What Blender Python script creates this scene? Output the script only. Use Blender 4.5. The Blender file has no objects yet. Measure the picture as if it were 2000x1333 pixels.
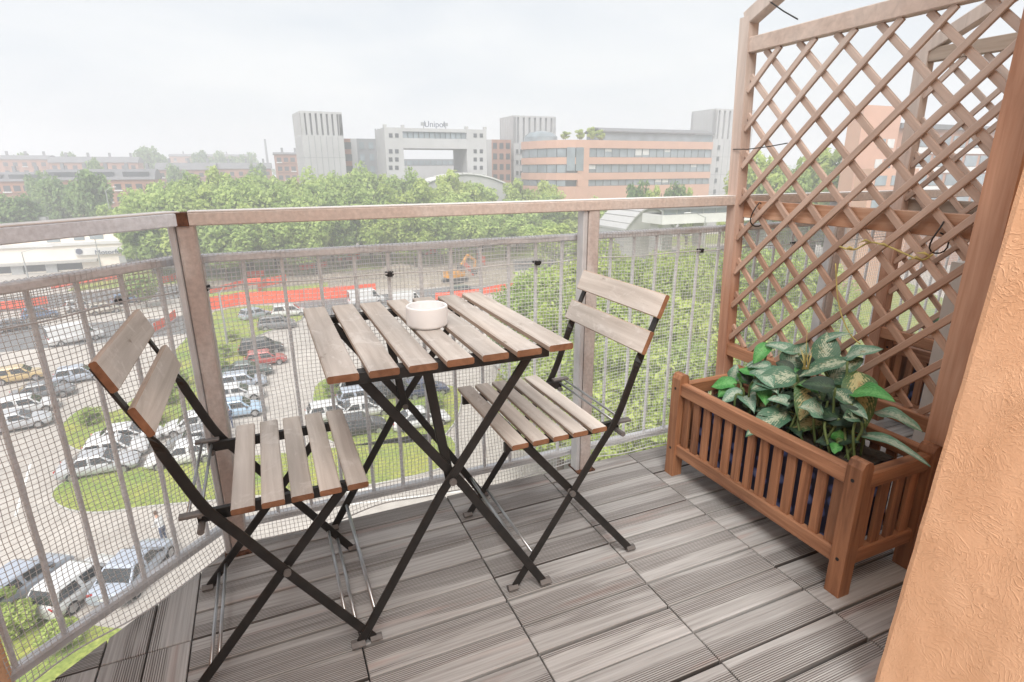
import bpy, math, random
import numpy as np
from mathutils import Vector, Matrix

random.seed(7)
rng = np.random.default_rng(11)
scn = bpy.context.scene
COL = scn.collection

# ------------------------------------------------------------------ camera
F_PX, PITCH, ROLL, HEAD = 1103.17, 0.297018, -0.0042916, 0.409495
CAM_Z = 1.1025
_ca, _sa = math.cos(HEAD), math.sin(HEAD)
def _rw(v): return Vector((_ca*v[0]+_sa*v[1], -_sa*v[0]+_ca*v[1], v[2]))
_fwd = Vector((0, math.cos(PITCH), -math.sin(PITCH)))
_up = Vector((0, math.sin(PITCH), math.cos(PITCH)))
_rt = Vector((1, 0, 0))
_r2 = _rw(math.cos(ROLL)*_rt + math.sin(ROLL)*_up)
_u2 = _rw(-math.sin(ROLL)*_rt + math.cos(ROLL)*_up)
_fw = _rw(_fwd)
CAM = Vector((0, 0, CAM_Z))
cam_d = bpy.data.cameras.new('camera')
cam_d.sensor_width = 36.0
cam_d.lens = 36.0*F_PX/2000.0
cam_d.clip_start = 0.02
cam_d.clip_end = 6000
cam = bpy.data.objects.new('camera', cam_d)
COL.objects.link(cam)
m = Matrix((_r2, _u2, -_fw)).transposed().to_4x4()
m.translation = CAM
cam.matrix_world = m
scn.camera = cam

# ------------------------------------------------------------------ world: overcast sky
SUN_EL, SUN_AZ = math.radians(52), math.radians(212)   # azimuth measured from +Y towards +X
w = bpy.data.worlds.new('World')
scn.world = w
w.use_nodes = True
nt = w.node_tree
nt.nodes.clear()
def N(t, **k):
    n = nt.nodes.new(t)
    for a, b in k.items(): setattr(n, a, b)
    return n
out = N('ShaderNodeOutputWorld'); bg = N('ShaderNodeBackground')
bg.inputs['Strength'].default_value = 0.1
sky = N('ShaderNodeTexSky', sky_type='NISHITA')
sky.sun_disc = False; sky.sun_elevation = SUN_EL; sky.sun_rotation = SUN_AZ
sky.altitude = 60; sky.air_density = 1.2; sky.dust_density = 3.0
tc = N('ShaderNodeTexCoord'); mp = N('ShaderNodeMapping')
mp.inputs['Scale'].default_value = (1.9, 1.9, 6.5)
no = N('ShaderNodeTexNoise'); no.inputs['Scale'].default_value = 1.7; no.inputs['Detail'].default_value = 5; no.inputs['Roughness'].default_value = .5
no.inputs['Distortion'].default_value = .4
cr = N('ShaderNodeValToRGB')
cr.color_ramp.elements[0].position = .33; cr.color_ramp.elements[0].color = (1.95, 2.04, 2.15, 1)
cr.color_ramp.elements[1].position = .66; cr.color_ramp.elements[1].color = (2.46, 2.45, 2.42, 1)
mx = N('ShaderNodeMix', data_type='RGBA'); mx.inputs['Factor'].default_value = .93
nt.links.new(tc.outputs['Generated'], mp.inputs['Vector']); nt.links.new(mp.outputs[0], no.inputs['Vector'])
nt.links.new(no.outputs['Fac'], cr.inputs[0])
nt.links.new(sky.outputs[0], mx.inputs[6]); nt.links.new(cr.outputs[0], mx.inputs[7])
nt.links.new(mx.outputs[2], bg.inputs['Color']); nt.links.new(bg.outputs[0], out.inputs['Surface'])

# ------------------------------------------------------------------ sun behind thin cloud
sun_d = bpy.data.lights.new('sun', 'SUN')
sun_d.energy = 1.5; sun_d.angle = math.radians(42); sun_d.color = (1, .96, .9)
sun = bpy.data.objects.new('sun', sun_d); COL.objects.link(sun)
_sd = Vector((math.sin(SUN_AZ)*math.cos(SUN_EL), math.cos(SUN_AZ)*math.cos(SUN_EL), math.sin(SUN_EL)))
sun.rotation_euler = _sd.to_track_quat('Z', 'Y').to_euler()

scn.view_settings.view_transform = 'Standard'
scn.view_settings.look = 'None'
scn.view_settings.exposure = 1.92
scn.view_settings.gamma = 1
scn.view_settings.use_curve_mapping = False
scn.cycles.use_denoising = True
scn.cycles.max_bounces = 6
scn.cycles.diffuse_bounces = 3
scn.cycles.glossy_bounces = 3
scn.cycles.transparent_max_bounces = 8
scn.cycles.volume_bounces = 1

GZ = -17.5      # street level; the balcony deck is z = 0
def ray(px, py): return _fw + (px-1000)/F_PX*_r2 - (py-666.5)/F_PX*_u2
def atz(px, py, z):
    d = ray(px, py); return CAM + d*((z-CAM_Z)/d.z)
def aty(px, py, y):
    d = ray(px, py); return CAM + d*(y/d.y)
def atx(px, py, x):
    d = ray(px, py); return CAM + d*(x/d.x)
def G(px, py): return atz(px, py, GZ)

# ------------------------------------------------------------------ materials
MATS = {}
def principled(name):
    mt = bpy.data.materials.new(name); mt.use_nodes = True
    n = mt.node_tree; b = n.nodes['Principled BSDF']
    MATS[name] = mt
    return mt, n, b
def L(n, a, b): n.links.new(a, b)
def ramp(n, cols):
    r = n.nodes.new('ShaderNodeValToRGB'); e = r.color_ramp.elements
    while len(e) < len(cols): e.new(.5)
    for i, (p, c) in enumerate(cols):
        e[i].position = p; e[i].color = (*c, 1)
    return r
def coords(n, scale=(1, 1, 1), kind='Object', rnd=0.0):
    t = n.nodes.new('ShaderNodeTexCoord'); mpn = n.nodes.new('ShaderNodeMapping')
    mpn.inputs['Scale'].default_value = scale
    src = t.outputs[kind]
    if rnd:
        oi = n.nodes.new('ShaderNodeObjectInfo'); mu = n.nodes.new('ShaderNodeVectorMath'); mu.operation = 'MULTIPLY_ADD'
        cmb = n.nodes.new('ShaderNodeCombineXYZ')
        for i in range(3): L(n, oi.outputs['Random'], cmb.inputs[i])
        L(n, cmb.outputs[0], mu.inputs[0]); mu.inputs[1].default_value = (rnd, rnd*1.7, rnd*.6); L(n, src, mu.inputs[2]); src = mu.outputs[0]
    L(n, src, mpn.inputs['Vector'])
    return mpn.outputs[0]
def noise(n, vec, scale, detail=4, rough=.55, dist=0):
    t = n.nodes.new('ShaderNodeTexNoise'); t.inputs['Scale'].default_value = scale
    t.inputs['Detail'].default_value = detail; t.inputs['Roughness'].default_value = rough; t.inputs['Distortion'].default_value = dist
    L(n, vec, t.inputs['Vector']); return t.outputs['Fac']
def mixc(n, fac, a, b, mode='MIX'):
    x = n.nodes.new('ShaderNodeMix'); x.data_type = 'RGBA'; x.blend_type = mode
    for v, i in ((fac, 0), (a, 6), (b, 7)):
        if isinstance(v, (int, float)): x.inputs[i].default_value = v
        elif isinstance(v, tuple): x.inputs[i].default_value = (*v, 1)
        else: L(n, v, x.inputs[i])
    return x.outputs[2]
def bump(n, b, h, strength=.3, dist=.002):
    bn = n.nodes.new('ShaderNodeBump'); bn.inputs['Strength'].default_value = strength; bn.inputs['Distance'].default_value = dist
    L(n, h, bn.inputs['Height']); L(n, bn.outputs[0], b.inputs['Normal'])
def simple(name, c, rough=.6, var=.25, scale=6, metal=0, spec=.5, stretch=(1, 1, 1), bmp=0, bdist=.002, rnd=3.0, coat=0):
    mt, n, b = principled(name)
    v = coords(n, stretch, rnd=rnd); f = noise(n, v, scale)
    lo = tuple(x*(1-var) for x in c); hi = tuple(min(1, x*(1+var)) for x in c)
    r = ramp(n, [(.3, lo), (.7, hi)]); L(n, f, r.inputs[0]); L(n, r.outputs[0], b.inputs['Base Color'])
    b.inputs['Roughness'].default_value = rough; b.inputs['Metallic'].default_value = metal; b.inputs['Specular IOR Level'].default_value = spec
    b.inputs['Coat Weight'].default_value = coat; b.inputs['Coat Roughness'].default_value = .1
    if bmp: bump(n, b, f, bmp, bdist)
    return mt
def wood(name, lo, hi, axis=0, rough=.65, grain=1.0, grey=None, gz=(0, 1), bmp=.25, scuff=0):
    """long grain along one local axis, knots and paler wear; optional paling towards grey with height, for weathering and flare put into the colour"""
    mt, n, b = principled(name)
    s = [38, 38, 38]; s[axis] = 2.2
    v = coords(n, tuple(s), rnd=5.0)
    f = noise(n, v, grain, 6, .62, .6)
    s2 = [7, 7, 7]; s2[axis] = 2.0
    f2 = noise(n, coords(n, tuple(s2), rnd=9.0), 1.0, 3, .5)
    r = ramp(n, [(.32, lo), (.68, hi)]); L(n, f, r.inputs[0])
    col = mixc(n, .45, r.outputs[0], (.5, .5, .5), 'OVERLAY')
    r2 = ramp(n, [(.3, (.72, .72, .72)), (.75, (1.18, 1.15, 1.12))]); L(n, f2, r2.inputs[0])
    col = mixc(n, 1.0, r.outputs[0], r2.outputs[0], 'MULTIPLY')
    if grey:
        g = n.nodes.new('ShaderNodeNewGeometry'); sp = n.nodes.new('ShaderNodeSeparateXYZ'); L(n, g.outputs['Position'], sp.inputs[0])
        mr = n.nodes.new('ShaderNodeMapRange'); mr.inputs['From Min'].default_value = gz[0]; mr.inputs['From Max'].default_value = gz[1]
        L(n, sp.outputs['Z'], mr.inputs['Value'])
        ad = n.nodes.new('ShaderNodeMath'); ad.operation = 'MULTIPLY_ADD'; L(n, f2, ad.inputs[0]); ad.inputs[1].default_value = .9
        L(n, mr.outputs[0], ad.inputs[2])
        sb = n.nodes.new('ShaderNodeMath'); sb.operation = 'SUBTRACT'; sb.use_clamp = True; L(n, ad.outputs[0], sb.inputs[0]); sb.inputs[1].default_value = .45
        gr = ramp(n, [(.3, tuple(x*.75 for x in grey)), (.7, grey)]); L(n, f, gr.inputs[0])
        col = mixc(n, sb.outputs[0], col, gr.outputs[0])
    if scuff:
        f5 = noise(n, coords(n, (18, 12, 18), rnd=31.0), 1.0, 6, .7, 1.0); r5 = ramp(n, [(.55, (0, 0, 0)), (.70, (scuff,)*3)]); L(n, f5, r5.inputs[0])
        col = mixc(n, r5.outputs[0], col, (.72, .69, .66))
        f6 = noise(n, coords(n, (30, 16, 30), rnd=43.0), 1.0, 3, .6); r6 = ramp(n, [(.70, (1, 1, 1)), (.78, (.45, .38, .33))]); L(n, f6, r6.inputs[0])
        col = mixc(n, 1.0, col, r6.outputs[0], 'MULTIPLY')
    L(n, col, b.inputs['Base Color']); b.inputs['Roughness'].default_value = rough
    bump(n, b, f, bmp, .0012)
    return mt

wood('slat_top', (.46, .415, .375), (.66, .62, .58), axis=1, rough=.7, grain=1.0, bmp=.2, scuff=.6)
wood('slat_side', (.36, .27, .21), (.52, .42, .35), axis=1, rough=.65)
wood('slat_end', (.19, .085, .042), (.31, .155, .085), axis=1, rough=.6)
wood('planter_wood', (.16, .062, .028), (.47, .225, .115), axis=2, rough=.6)
wood('planter_wood_y', (.22, .092, .044), (.51, .26, .145), axis=1, rough=.6)
wood('planter_wood_x', (.20, .082, .036), (.49, .235, .12), axis=0, rough=.6)
wood('trellis_wood', (.38, .225, .155), (.56, .385, .295), axis=0, rough=.65, grey=(.62, .53, .475), gz=(.7, 1.6))  # paler grey upwards: light flare painted in, along with some weathering
wood('trellis_post', (.36, .17, .10), (.58, .33, .225), axis=2, rough=.7, grey=(.62, .55, .505), gz=(.6, 1.4))  # grey texture is weathering; the paling with height is painted flare
wood('right_post_bounce', (.48, .25, .155), (.68, .43, .31), axis=2, rough=.65)  # lighter, warmer wood: bounce light from the orange wall painted into the colour
wood('beam_wood', (.40, .18, .09), (.74, .50, .36), axis=1, rough=.65, grain=.8)
wood('nb_beam', (.33, .27, .22), (.48, .41, .35), axis=1, rough=.7)
simple('black_steel', (.017, .016, .0155), .42, .35, 30, spec=.45, bmp=.15, bdist=.0006)
simple('rod_steel', (.42, .43, .44), .32, .12, 20, metal=.85)
simple('foot_plastic', (.14, .13, .125), .55, .2, 30)
simple('ceramic', (.86, .865, .87), .28, .03, 8)
simple('white_paint', (.62, .60, .57), .55, .06, 6)
simple('clip_black', (.012, .012, .013), .5, .2, 20)
simple('tile_base', (.016, .015, .015), .8, .3, 30)
simple('concrete', (.42, .40, .38), .85, .12, 5, bmp=.2)
simple('net_wire', (.58, .58, .585), .55, .12, 40, rnd=0)
simple('galv', (.58, .585, .60), .45, .12, 14, metal=.25, spec=.4)
simple('liner_soil', (.035, .028, .02), .9, .5, 60, bmp=.8, bdist=.01)

def rusty(name, base, rust, amount, scale=16, rough=.5):
    mt, n, b = principled(name)
    v = coords(n, (1, 1, .5), rnd=4.0); f = noise(n, v, scale, 6, .65)
    f3 = noise(n, coords(n, (1, 1, 1), rnd=2.0), 90, 3, .6)
    r = ramp(n, [(.5-amount*.5, base), (.5-amount*.5+.22, rust)]); L(n, f, r.inputs[0])
    r3 = ramp(n, [(.3, (.85, .85, .85)), (.7, (1.1, 1.1, 1.1))]); L(n, f3, r3.inputs[0])
    L(n, mixc(n, 1.0, r.outputs[0], r3.outputs[0], 'MULTIPLY'), b.inputs['Base Color'])
    b.inputs['Roughness'].default_value = rough; b.inputs['Specular IOR Level'].default_value = .35
    return mt
rusty('rail_wall_reflection', (.55, .465, .42), (.61, .55, .515), .15, 5, .45)  # brown tint paints in the orange wall reflected by bare grey metal
rusty('rail_grey', (.74, .79, .85), (.68, .72, .78), .1, 5, .42)
rusty('post_brown', (.45, .375, .345), (.56, .51, .485), .1, 12, .55)
rusty('baluster_rust', (.66, .67, .69), (.46, .38, .35), -.18, 9, .6)
rusty('rust_spot', (.05, .025, .015), (.16, .07, .04), .2, 60, .8)
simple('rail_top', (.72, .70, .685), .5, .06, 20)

# deck plank: long grooves, greyed composite with reddish streaks
def deck():
    mt, n, b = principled('deck_plank')
    v = coords(n, (3.0, 150, 1), rnd=7.0); f = noise(n, v, 1.0, 5, .6, .25)
    f2 = noise(n, coords(n, (1.6, 16, 1), rnd=13.0), 1.0, 3, .5)
    wv = n.nodes.new('ShaderNodeTexWave'); wv.wave_type = 'BANDS'; wv.bands_direction = 'Y'
    wv.inputs['Scale'].default_value = 1.0; wv.inputs['Distortion'].default_value = .6; wv.inputs['Detail'].default_value = 1; wv.inputs['Detail Scale'].default_value = .4
    L(n, coords(n, (4, 62, 1), rnd=3.0), wv.inputs['Vector'])
    tcd = n.nodes.new('ShaderNodeTexCoord'); spd = n.nodes.new('ShaderNodeSeparateXYZ'); L(n, tcd.outputs['Object'], spd.inputs[0])
    m1 = n.nodes.new('ShaderNodeMath'); m1.operation = 'MULTIPLY_ADD'; L(n, spd.outputs['Y'], m1.inputs[0])
    oir = n.nodes.new('ShaderNodeObjectInfo'); gt = n.nodes.new('ShaderNodeMath'); gt.operation = 'GREATER_THAN'; L(n, oir.outputs['Random'], gt.inputs[0]); gt.inputs[1].default_value = .5
    sg = n.nodes.new('ShaderNodeMath'); sg.operation = 'MULTIPLY_ADD'; L(n, gt.outputs[0], sg.inputs[0]); sg.inputs[1].default_value = 10.0; sg.inputs[2].default_value = -5.0; L(n, sg.outputs[0], m1.inputs[1]); L(n, f2, m1.inputs[2])
    gm = ramp(n, [(.46, (0, 0, 0)), (.53, (1, 1, 1))]); L(n, m1.outputs[0], gm.inputs[0])
    r = ramp(n, [(.24, (.25, .235, .225)), (.5, (.40, .39, .382)), (.78, (.53, .525, .52))]); L(n, f, r.inputs[0])
    gr = ramp(n, [(.14, (.26, .235, .225)), (.42, (.95, .945, .94))]); L(n, wv.outputs['Fac'], gr.inputs[0])
    dk = mixc(n, 1.0, r.outputs[0], gr.outputs[0], 'MULTIPLY')
    col = mixc(n, gm.outputs[0], r.outputs[0], dk)
    f4 = noise(n, coords(n, (2.2, 30, 1), rnd=21.0), 1.0, 2, .5)
    rd = ramp(n, [(.60, (1, 1, 1)), (.72, (1.0, .88, .85))]); L(n, f4, rd.inputs[0])
    col = mixc(n, 1.0, col, rd.outputs[0], 'MULTIPLY')
    oi = n.nodes.new('ShaderNodeObjectInfo'); vr = ramp(n, [(0, (.88, .88, .88)), (1, (1.08, 1.08, 1.08))]); L(n, oi.outputs['Random'], vr.inputs[0])
    col = mixc(n, 1.0, col, vr.outputs[0], 'MULTIPLY')
    L(n, col, b.inputs['Base Color']); b.inputs['Roughness'].default_value = .62; b.inputs['Specular IOR Level'].default_value = .3
    mlt = n.nodes.new('ShaderNodeMath'); mlt.operation = 'MULTIPLY'; L(n, wv.outputs['Fac'], mlt.inputs[0]); L(n, gm.outputs[0], mlt.inputs[1])
    ad = n.nodes.new('ShaderNodeMath'); ad.operation = 'MULTIPLY_ADD'; L(n, f, ad.inputs[0]); ad.inputs[1].default_value = .5; L(n, mlt.outputs[0], ad.inputs[2])
    bump(n, b, ad.outputs[0], .5, .0015)
deck()

def stucco():
    mt, n, b = principled('stucco')
    v = coords(n, (1, 1, 1), rnd=0)
    dn = n.nodes.new('ShaderNodeTexNoise'); dn.inputs['Scale'].default_value = 9; dn.inputs['Detail'].default_value = 2; L(n, v, dn.inputs['Vector'])
    mv = n.nodes.new('ShaderNodeVectorMath'); mv.operation = 'MULTIPLY_ADD'; L(n, dn.outputs['Color'], mv.inputs[0]); mv.inputs[1].default_value = (.22,)*3; L(n, v, mv.inputs[2])
    worm = noise(n, mv.outputs[0], 58, 2.5, .5, .8)
    rr = ramp(n, [(.44, (0, 0, 0)), (.495, (1, 1, 1)), (.55, (.15, .15, .15))]); L(n, worm, rr.inputs[0])
    area = noise(n, v, 11, 2); ra = ramp(n, [(.32, (.25, .25, .25)), (.55, (1, 1, 1))]); L(n, area, ra.inputs[0])
    fine = noise(n, v, 210, 4, .65)
    mu = n.nodes.new('ShaderNodeMath'); mu.operation = 'MULTIPLY'; L(n, rr.outputs[0], mu.inputs[0]); L(n, ra.outputs[0], mu.inputs[1])
    ad = n.nodes.new('ShaderNodeMath'); ad.operation = 'MULTIPLY_ADD'; L(n, fine, ad.inputs[0]); ad.inputs[1].default_value = .9; L(n, mu.outputs[0], ad.inputs[2])
    big = noise(n, v, 3, 3); rc = ramp(n, [(.3, (.85, .51, .31)), (.7, (.89, .575, .375))]); L(n, big, rc.inputs[0])
    st = noise(n, coords(n, (14, 14, 5), rnd=0), 1.0, 6, .65); rs_ = ramp(n, [(.35, (.90, .87, .84)), (.6, (1.02, 1.02, 1.02))]); L(n, st, rs_.inputs[0])
    L(n, mixc(n, 1.0, rc.outputs[0], rs_.outputs[0], 'MULTIPLY'), b.inputs['Base Color']); b.inputs['Roughness'].default_value = .9; b.inputs['Specular IOR Level'].default_value = .15
    bump(n, b, ad.outputs[0], .42, .0020)
stucco()

def leafmat(name, edge, pale, amount):
    """leaf in local coordinates: x along the midrib 0..1, y across -.5...5"""
    mt, n, b = principled(name)
    t = n.nodes.new('ShaderNodeTexCoord'); sp = n.nodes.new('ShaderNodeSeparateXYZ'); L(n, t.outputs['UV'], sp.inputs[0])
    v = coords(n, (14, 9, 1), 'UV', rnd=6.0); f = noise(n, v, 1.0, 4, .7)
    ab = n.nodes.new('ShaderNodeMath'); ab.operation = 'ABSOLUTE'
    sb = n.nodes.new('ShaderNodeMath'); sb.operation = 'SUBTRACT'; L(n, sp.outputs['Y'], sb.inputs[0]); sb.inputs[1].default_value = .5; L(n, sb.outputs[0], ab.inputs[0])
    # veins run obliquely
    vn = n.nodes.new('ShaderNodeMath'); vn.operation = 'MULTIPLY_ADD'; L(n, ab.outputs[0], vn.inputs[0]); vn.inputs[1].default_value = -1.1; L(n, sp.outputs['X'], vn.inputs[2])
    si = n.nodes.new('ShaderNodeMath'); si.operation = 'MULTIPLY'; L(n, vn.outputs[0], si.inputs[0]); si.inputs[1].default_value = 62
    sn = n.nodes.new('ShaderNodeMath'); sn.operation = 'SINE'; L(n, si.outputs[0], sn.inputs[0])
    a1 = n.nodes.new('ShaderNodeMath'); a1.operation = 'MULTIPLY_ADD'; L(n, sn.outputs[0], a1.inputs[0]); a1.inputs[1].default_value = .06; L(n, f, a1.inputs[2])
    a2 = n.nodes.new('ShaderNodeMath'); a2.operation = 'MULTIPLY_ADD'; L(n, ab.outputs[0], a2.inputs[0]); a2.inputs[1].default_value = -.75; L(n, a1.outputs[0], a2.inputs[2])
    r = ramp(n, [(amount, edge), (amount+.16, pale)]); L(n, a2.outputs[0], r.inputs[0])
    fb = noise(n, coords(n, (3, 2.5, 1), 'UV', rnd=17.0), 1.0, 3, .6); rb = ramp(n, [(.62, (1, 1, 1)), (.76, (.75, .5, .3))]); L(n, fb, rb.inputs[0])
    lc = mixc(n, 1.0, r.outputs[0], rb.outputs[0], 'MULTIPLY')
    L(n, lc, b.inputs['Base Color']); b.inputs['Roughness'].default_value = .45; b.inputs['Specular IOR Level'].default_value = .5
    b.inputs['Subsurface Weight'].default_value = 0
    bump(n, b, sn.outputs[0], .25, .002)
leafmat('leaf_varieg', (.07, .165, .10), (.42, .47, .34), .33)
leafmat('leaf_pale', (.12, .25, .17), (.40, .48, .38), .28)
leafmat('leaf_yellow', (.07, .15, .05), (.48, .45, .22), .26)
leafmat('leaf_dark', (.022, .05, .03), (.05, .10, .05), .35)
leafmat('leaf_bright', (.06, .26, .06), (.14, .40, .12), .30)
simple('stem_green', (.12, .18, .06), .6, .3, 20)
simple('straw', (.48, .40, .14), .7, .25, 20)

def liner():
    mt, n, b = principled('blue_liner')
    vo = n.nodes.new('ShaderNodeTexVoronoi'); vo.inputs['Scale'].default_value = 22
    L(n, coords(n), vo.inputs['Vector'])
    r = ramp(n, [(.12, (.25, .32, .62)), (.3, (.10, .15, .42)), (.42, (.012, .016, .06))]); L(n, vo.outputs['Distance'], r.inputs[0])
    L(n, r.outputs[0], b.inputs['Base Color']); b.inputs['Roughness'].default_value = .45
liner()

def foliage(name, cols, scale=.35):
    mt, n, b = principled(name)
    g = n.nodes.new('ShaderNodeNewGeometry')
    f = n.nodes.new('ShaderNodeTexNoise'); f.inputs['Scale'].default_value = scale; f.inputs['Detail'].default_value = 3; L(n, g.outputs['Position'], f.inputs['Vector'])
    ri = n.nodes.new('ShaderNodeMath'); ri.operation = 'MULTIPLY_ADD'; L(n, g.outputs['Random Per Island'], ri.inputs[0]); ri.inputs[1].default_value = .45
    sh = n.nodes.new('ShaderNodeMath'); sh.operation = 'SUBTRACT'; L(n, f.outputs['Fac'], sh.inputs[0]); sh.inputs[1].default_value = .22; L(n, sh.outputs[0], ri.inputs[2])
    oi = n.nodes.new('ShaderNodeObjectInfo')
    o2 = n.nodes.new('ShaderNodeMath'); o2.operation = 'MULTIPLY_ADD'; L(n, oi.outputs['Random'], o2.inputs[0]); o2.inputs[1].default_value = .34; L(n, ri.outputs[0], o2.inputs[2])
    r = ramp(n, [(.25, cols[0]), (.58, cols[1]), (.95, cols[2])]); L(n, o2.outputs[0], r.inputs[0])
    L(n, r.outputs[0], b.inputs['Base Color']); b.inputs['Roughness'].default_value = .55; b.inputs['Specular IOR Level'].default_value = .25
    tr = n.nodes.new('ShaderNodeBsdfTranslucent'); L(n, r.outputs[0], tr.inputs['Color'])
    ms = n.nodes.new('ShaderNodeMixShader'); ms.inputs[0].default_value = .48
    o = n.nodes['Material Output']; L(n, b.outputs[0], ms.inputs[1]); L(n, tr.outputs[0], ms.inputs[2]); L(n, ms.outputs[0], o.inputs['Surface'])
foliage('foliage_mid', [(.18, .27, .07), (.36, .48, .15), (.52, .62, .22)])
foliage('foliage_light', [(.22, .31, .07), (.41, .51, .145), (.57, .64, .22)])
foliage('foliage_dark', [(.08, .15, .06), (.19, .29, .11), (.30, .41, .15)])
simple('bark', (.10, .075, .055), .9, .3, 8)

def groundmat(name, a, c, scale, extra=None, rough=.9):
    mt, n, b = principled(name)
    g = n.nodes.new('ShaderNodeNewGeometry')
    f = noise(n, g.outputs['Position'], scale, 6, .62); r = ramp(n, [(.3, a), (.7, c)]); L(n, f, r.inputs[0]); col = r.outputs[0]
    f2 = noise(n, g.outputs['Position'], scale*.07, 4, .55)
    r2 = ramp(n, [(.3, (.82, .82, .82)), (.7, (1.12, 1.12, 1.12))] if not extra else extra); L(n, f2, r2.inputs[0])
    col = mixc(n, 1.0, col, r2.outputs[0], 'MULTIPLY')
    L(n, col, b.inputs['Base Color']); b.inputs['Roughness'].default_value = rough; b.inputs['Specular IOR Level'].default_value = .2
groundmat('lot_ground', (.36, .33, .30), (.46, .43, .395), 1.5)
groundmat('asphalt', (.13, .13, .135), (.19, .19, .19), 1.2)
groundmat('grass', (.11, .16, .04), (.32, .37, .12), 5.0, [(.3, (.75, .9, .75)), (.7, (1.4, 1.15, .9))])
groundmat('earth', (.22, .19, .15), (.33, .29, .24), 1.0)
simple('kerb', (.40, .39, .37), .85, .1, 2)
simple('marking', (.62, .62, .60), .8, .1, 3)

# ------------------------------------------------------------------ mesh helpers
class MB:
    def __init__(s): s.v = []; s.f = []; s.m = []; s.uv = None
    def add(s, vs, fs, mi=0):
        o = len(s.v); s.v += [tuple(x) for x in vs]; s.f += [tuple(i+o for i in f) for f in fs]
        s.m += [mi]*len(fs) if isinstance(mi, int) else list(mi)
        return s
    def box(s, x0, x1, y0, y1, z0, z1, mi=0):
        return s.add([(x0, y0, z0), (x1, y0, z0), (x1, y1, z0), (x0, y1, z0), (x0, y0, z1), (x1, y0, z1), (x1, y1, z1), (x0, y1, z1)],
                     [(0, 3, 2, 1), (4, 5, 6, 7), (0, 1, 5, 4), (1, 2, 6, 5), (2, 3, 7, 6), (3, 0, 4, 7)], mi)
    def bar(s, p0, p1, w, h, up=(0, 0, 1), ch=.15, mi=0, mend=None, mside=None, broad=False):
        """chamfered bar of width w (sideways) and height h (along up)"""
        p0 = Vector(p0); p1 = Vector(p1); t = (p1-p0).normalized(); up = Vector(up)
        sd = t.cross(up)
        if sd.length < 1e-6: sd = t.cross(Vector((1, 0, 0)))
        sd.normalize(); u = sd.cross(t).normalized()
        c = ch*min(w, h); a, b = w/2, h/2
        prof = [(-a+c, -b), (a-c, -b), (a, -b+c), (a, b-c), (a-c, b), (-a+c, b), (-a, b-c), (-a, -b+c)]
        vs = [p+sd*x+u*y for p in (p0, p1) for x, y in prof]
        fs = [(i, (i+1) % 8, 8+(i+1) % 8, 8+i) for i in range(8)]
        me = mi if mend is None else mend; ms = mi if mside is None else mside
        mm = [ms, ms, mi, ms, ms, ms, mi, ms] if broad else [ms, ms, ms, mi, mi, mi, ms, ms]
        return s.add(vs, fs+[tuple(range(7, -1, -1)), tuple(range(8, 16))], mm+[me, me])
    def tube(s, pts, r, n=8, cap=True, mi=0):
        pts = [Vector(p) for p in pts]; k = len(pts); rs = r if isinstance(r, (list, tuple)) else [r]*k
        vs = []; a = None
        for i, p in enumerate(pts):
            t = (pts[min(i+1, k-1)]-pts[max(i-1, 0)]).normalized()
            if a is None:
                a = t.cross(Vector((0, 0, 1)));
                if a.length < .05: a = t.cross(Vector((1, 0, 0)))
            else: a = a - t*a.dot(t)
            a.normalize(); b = t.cross(a)
            vs += [p+(a*math.cos(6.2832*j/n)+b*math.sin(6.2832*j/n))*rs[i] for j in range(n)]
        fs = [(i*n+j, i*n+(j+1) % n, (i+1)*n+(j+1) % n, (i+1)*n+j) for i in range(k-1) for j in range(n)]
        if cap: fs += [tuple(range(n-1, -1, -1)), tuple(range((k-1)*n, k*n))]
        return s.add(vs, fs, mi)
    def lathe(s, prof, n=24, c=(0, 0, 0), mi=0):
        vs = [(c[0]+r*math.cos(6.2832*j/n), c[1]+r*math.sin(6.2832*j/n), c[2]+z) for r, z in prof for j in range(n)]
        k = len(prof)
        fs = [(i*n+j, i*n+(j+1) % n, (i+1)*n+(j+1) % n, (i+1)*n+j) for i in range(k-1) for j in range(n)]
        return s.add(vs, fs+[tuple(range(n-1, -1, -1)), tuple(range((k-1)*n, k*n))], mi)
    def ring(s, sections, cap=True, mi=0):
        n = len(sections[0]); k = len(sections)
        vs = [p for q in sections for p in q]
        fs = [(i*n+j, i*n+(j+1) % n, (i+1)*n+(j+1) % n, (i+1)*n+j) for i in range(k-1) for j in range(n)]
        if cap: fs += [tuple(range(n-1, -1, -1)), tuple(range((k-1)*n, k*n))]
        return s.add(vs, fs, mi)
    def prism(s, poly, z0, z1, mi=0):
        n = len(poly)
        return s.add([(x, y, z0) for x, y in poly]+[(x, y, z1) for x, y in poly],
                     [tuple(range(n-1, -1, -1)), tuple(range(n, 2*n))]+[(i, (i+1) % n, n+(i+1) % n, n+i) for i in range(n)], mi)
    def mesh(s, name, mats, smooth=False):
        me = bpy.data.meshes.new(name); me.from_pydata(s.v, [], s.f)
        for q in (mats if isinstance(mats, (list, tuple)) else [mats]): me.materials.append(MATS[q])
        if any(s.m): me.polygons.foreach_set('material_index', s.m)
        if smooth: me.polygons.foreach_set('use_smooth', [True]*len(s.f))
        me.update(); return me
    def build(s, name, mats, parent=None, loc=None, smooth=False):
        return link(name, s.mesh(name, mats, smooth), parent, loc)
def link(name, me, parent=None, loc=None, rot=None):
    o = bpy.data.objects.new(name, me); COL.objects.link(o)
    if parent: o.parent = parent
    if loc is not None: o.location = loc
    if rot is not None: o.rotation_euler = rot
    return o
def tag(o, label=None, cat=None, group=None, kind=None):
    if label: o['label'] = label
    if cat: o['category'] = cat
    if group: o['group'] = group
    if kind: o['kind'] = kind
    return o
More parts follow.
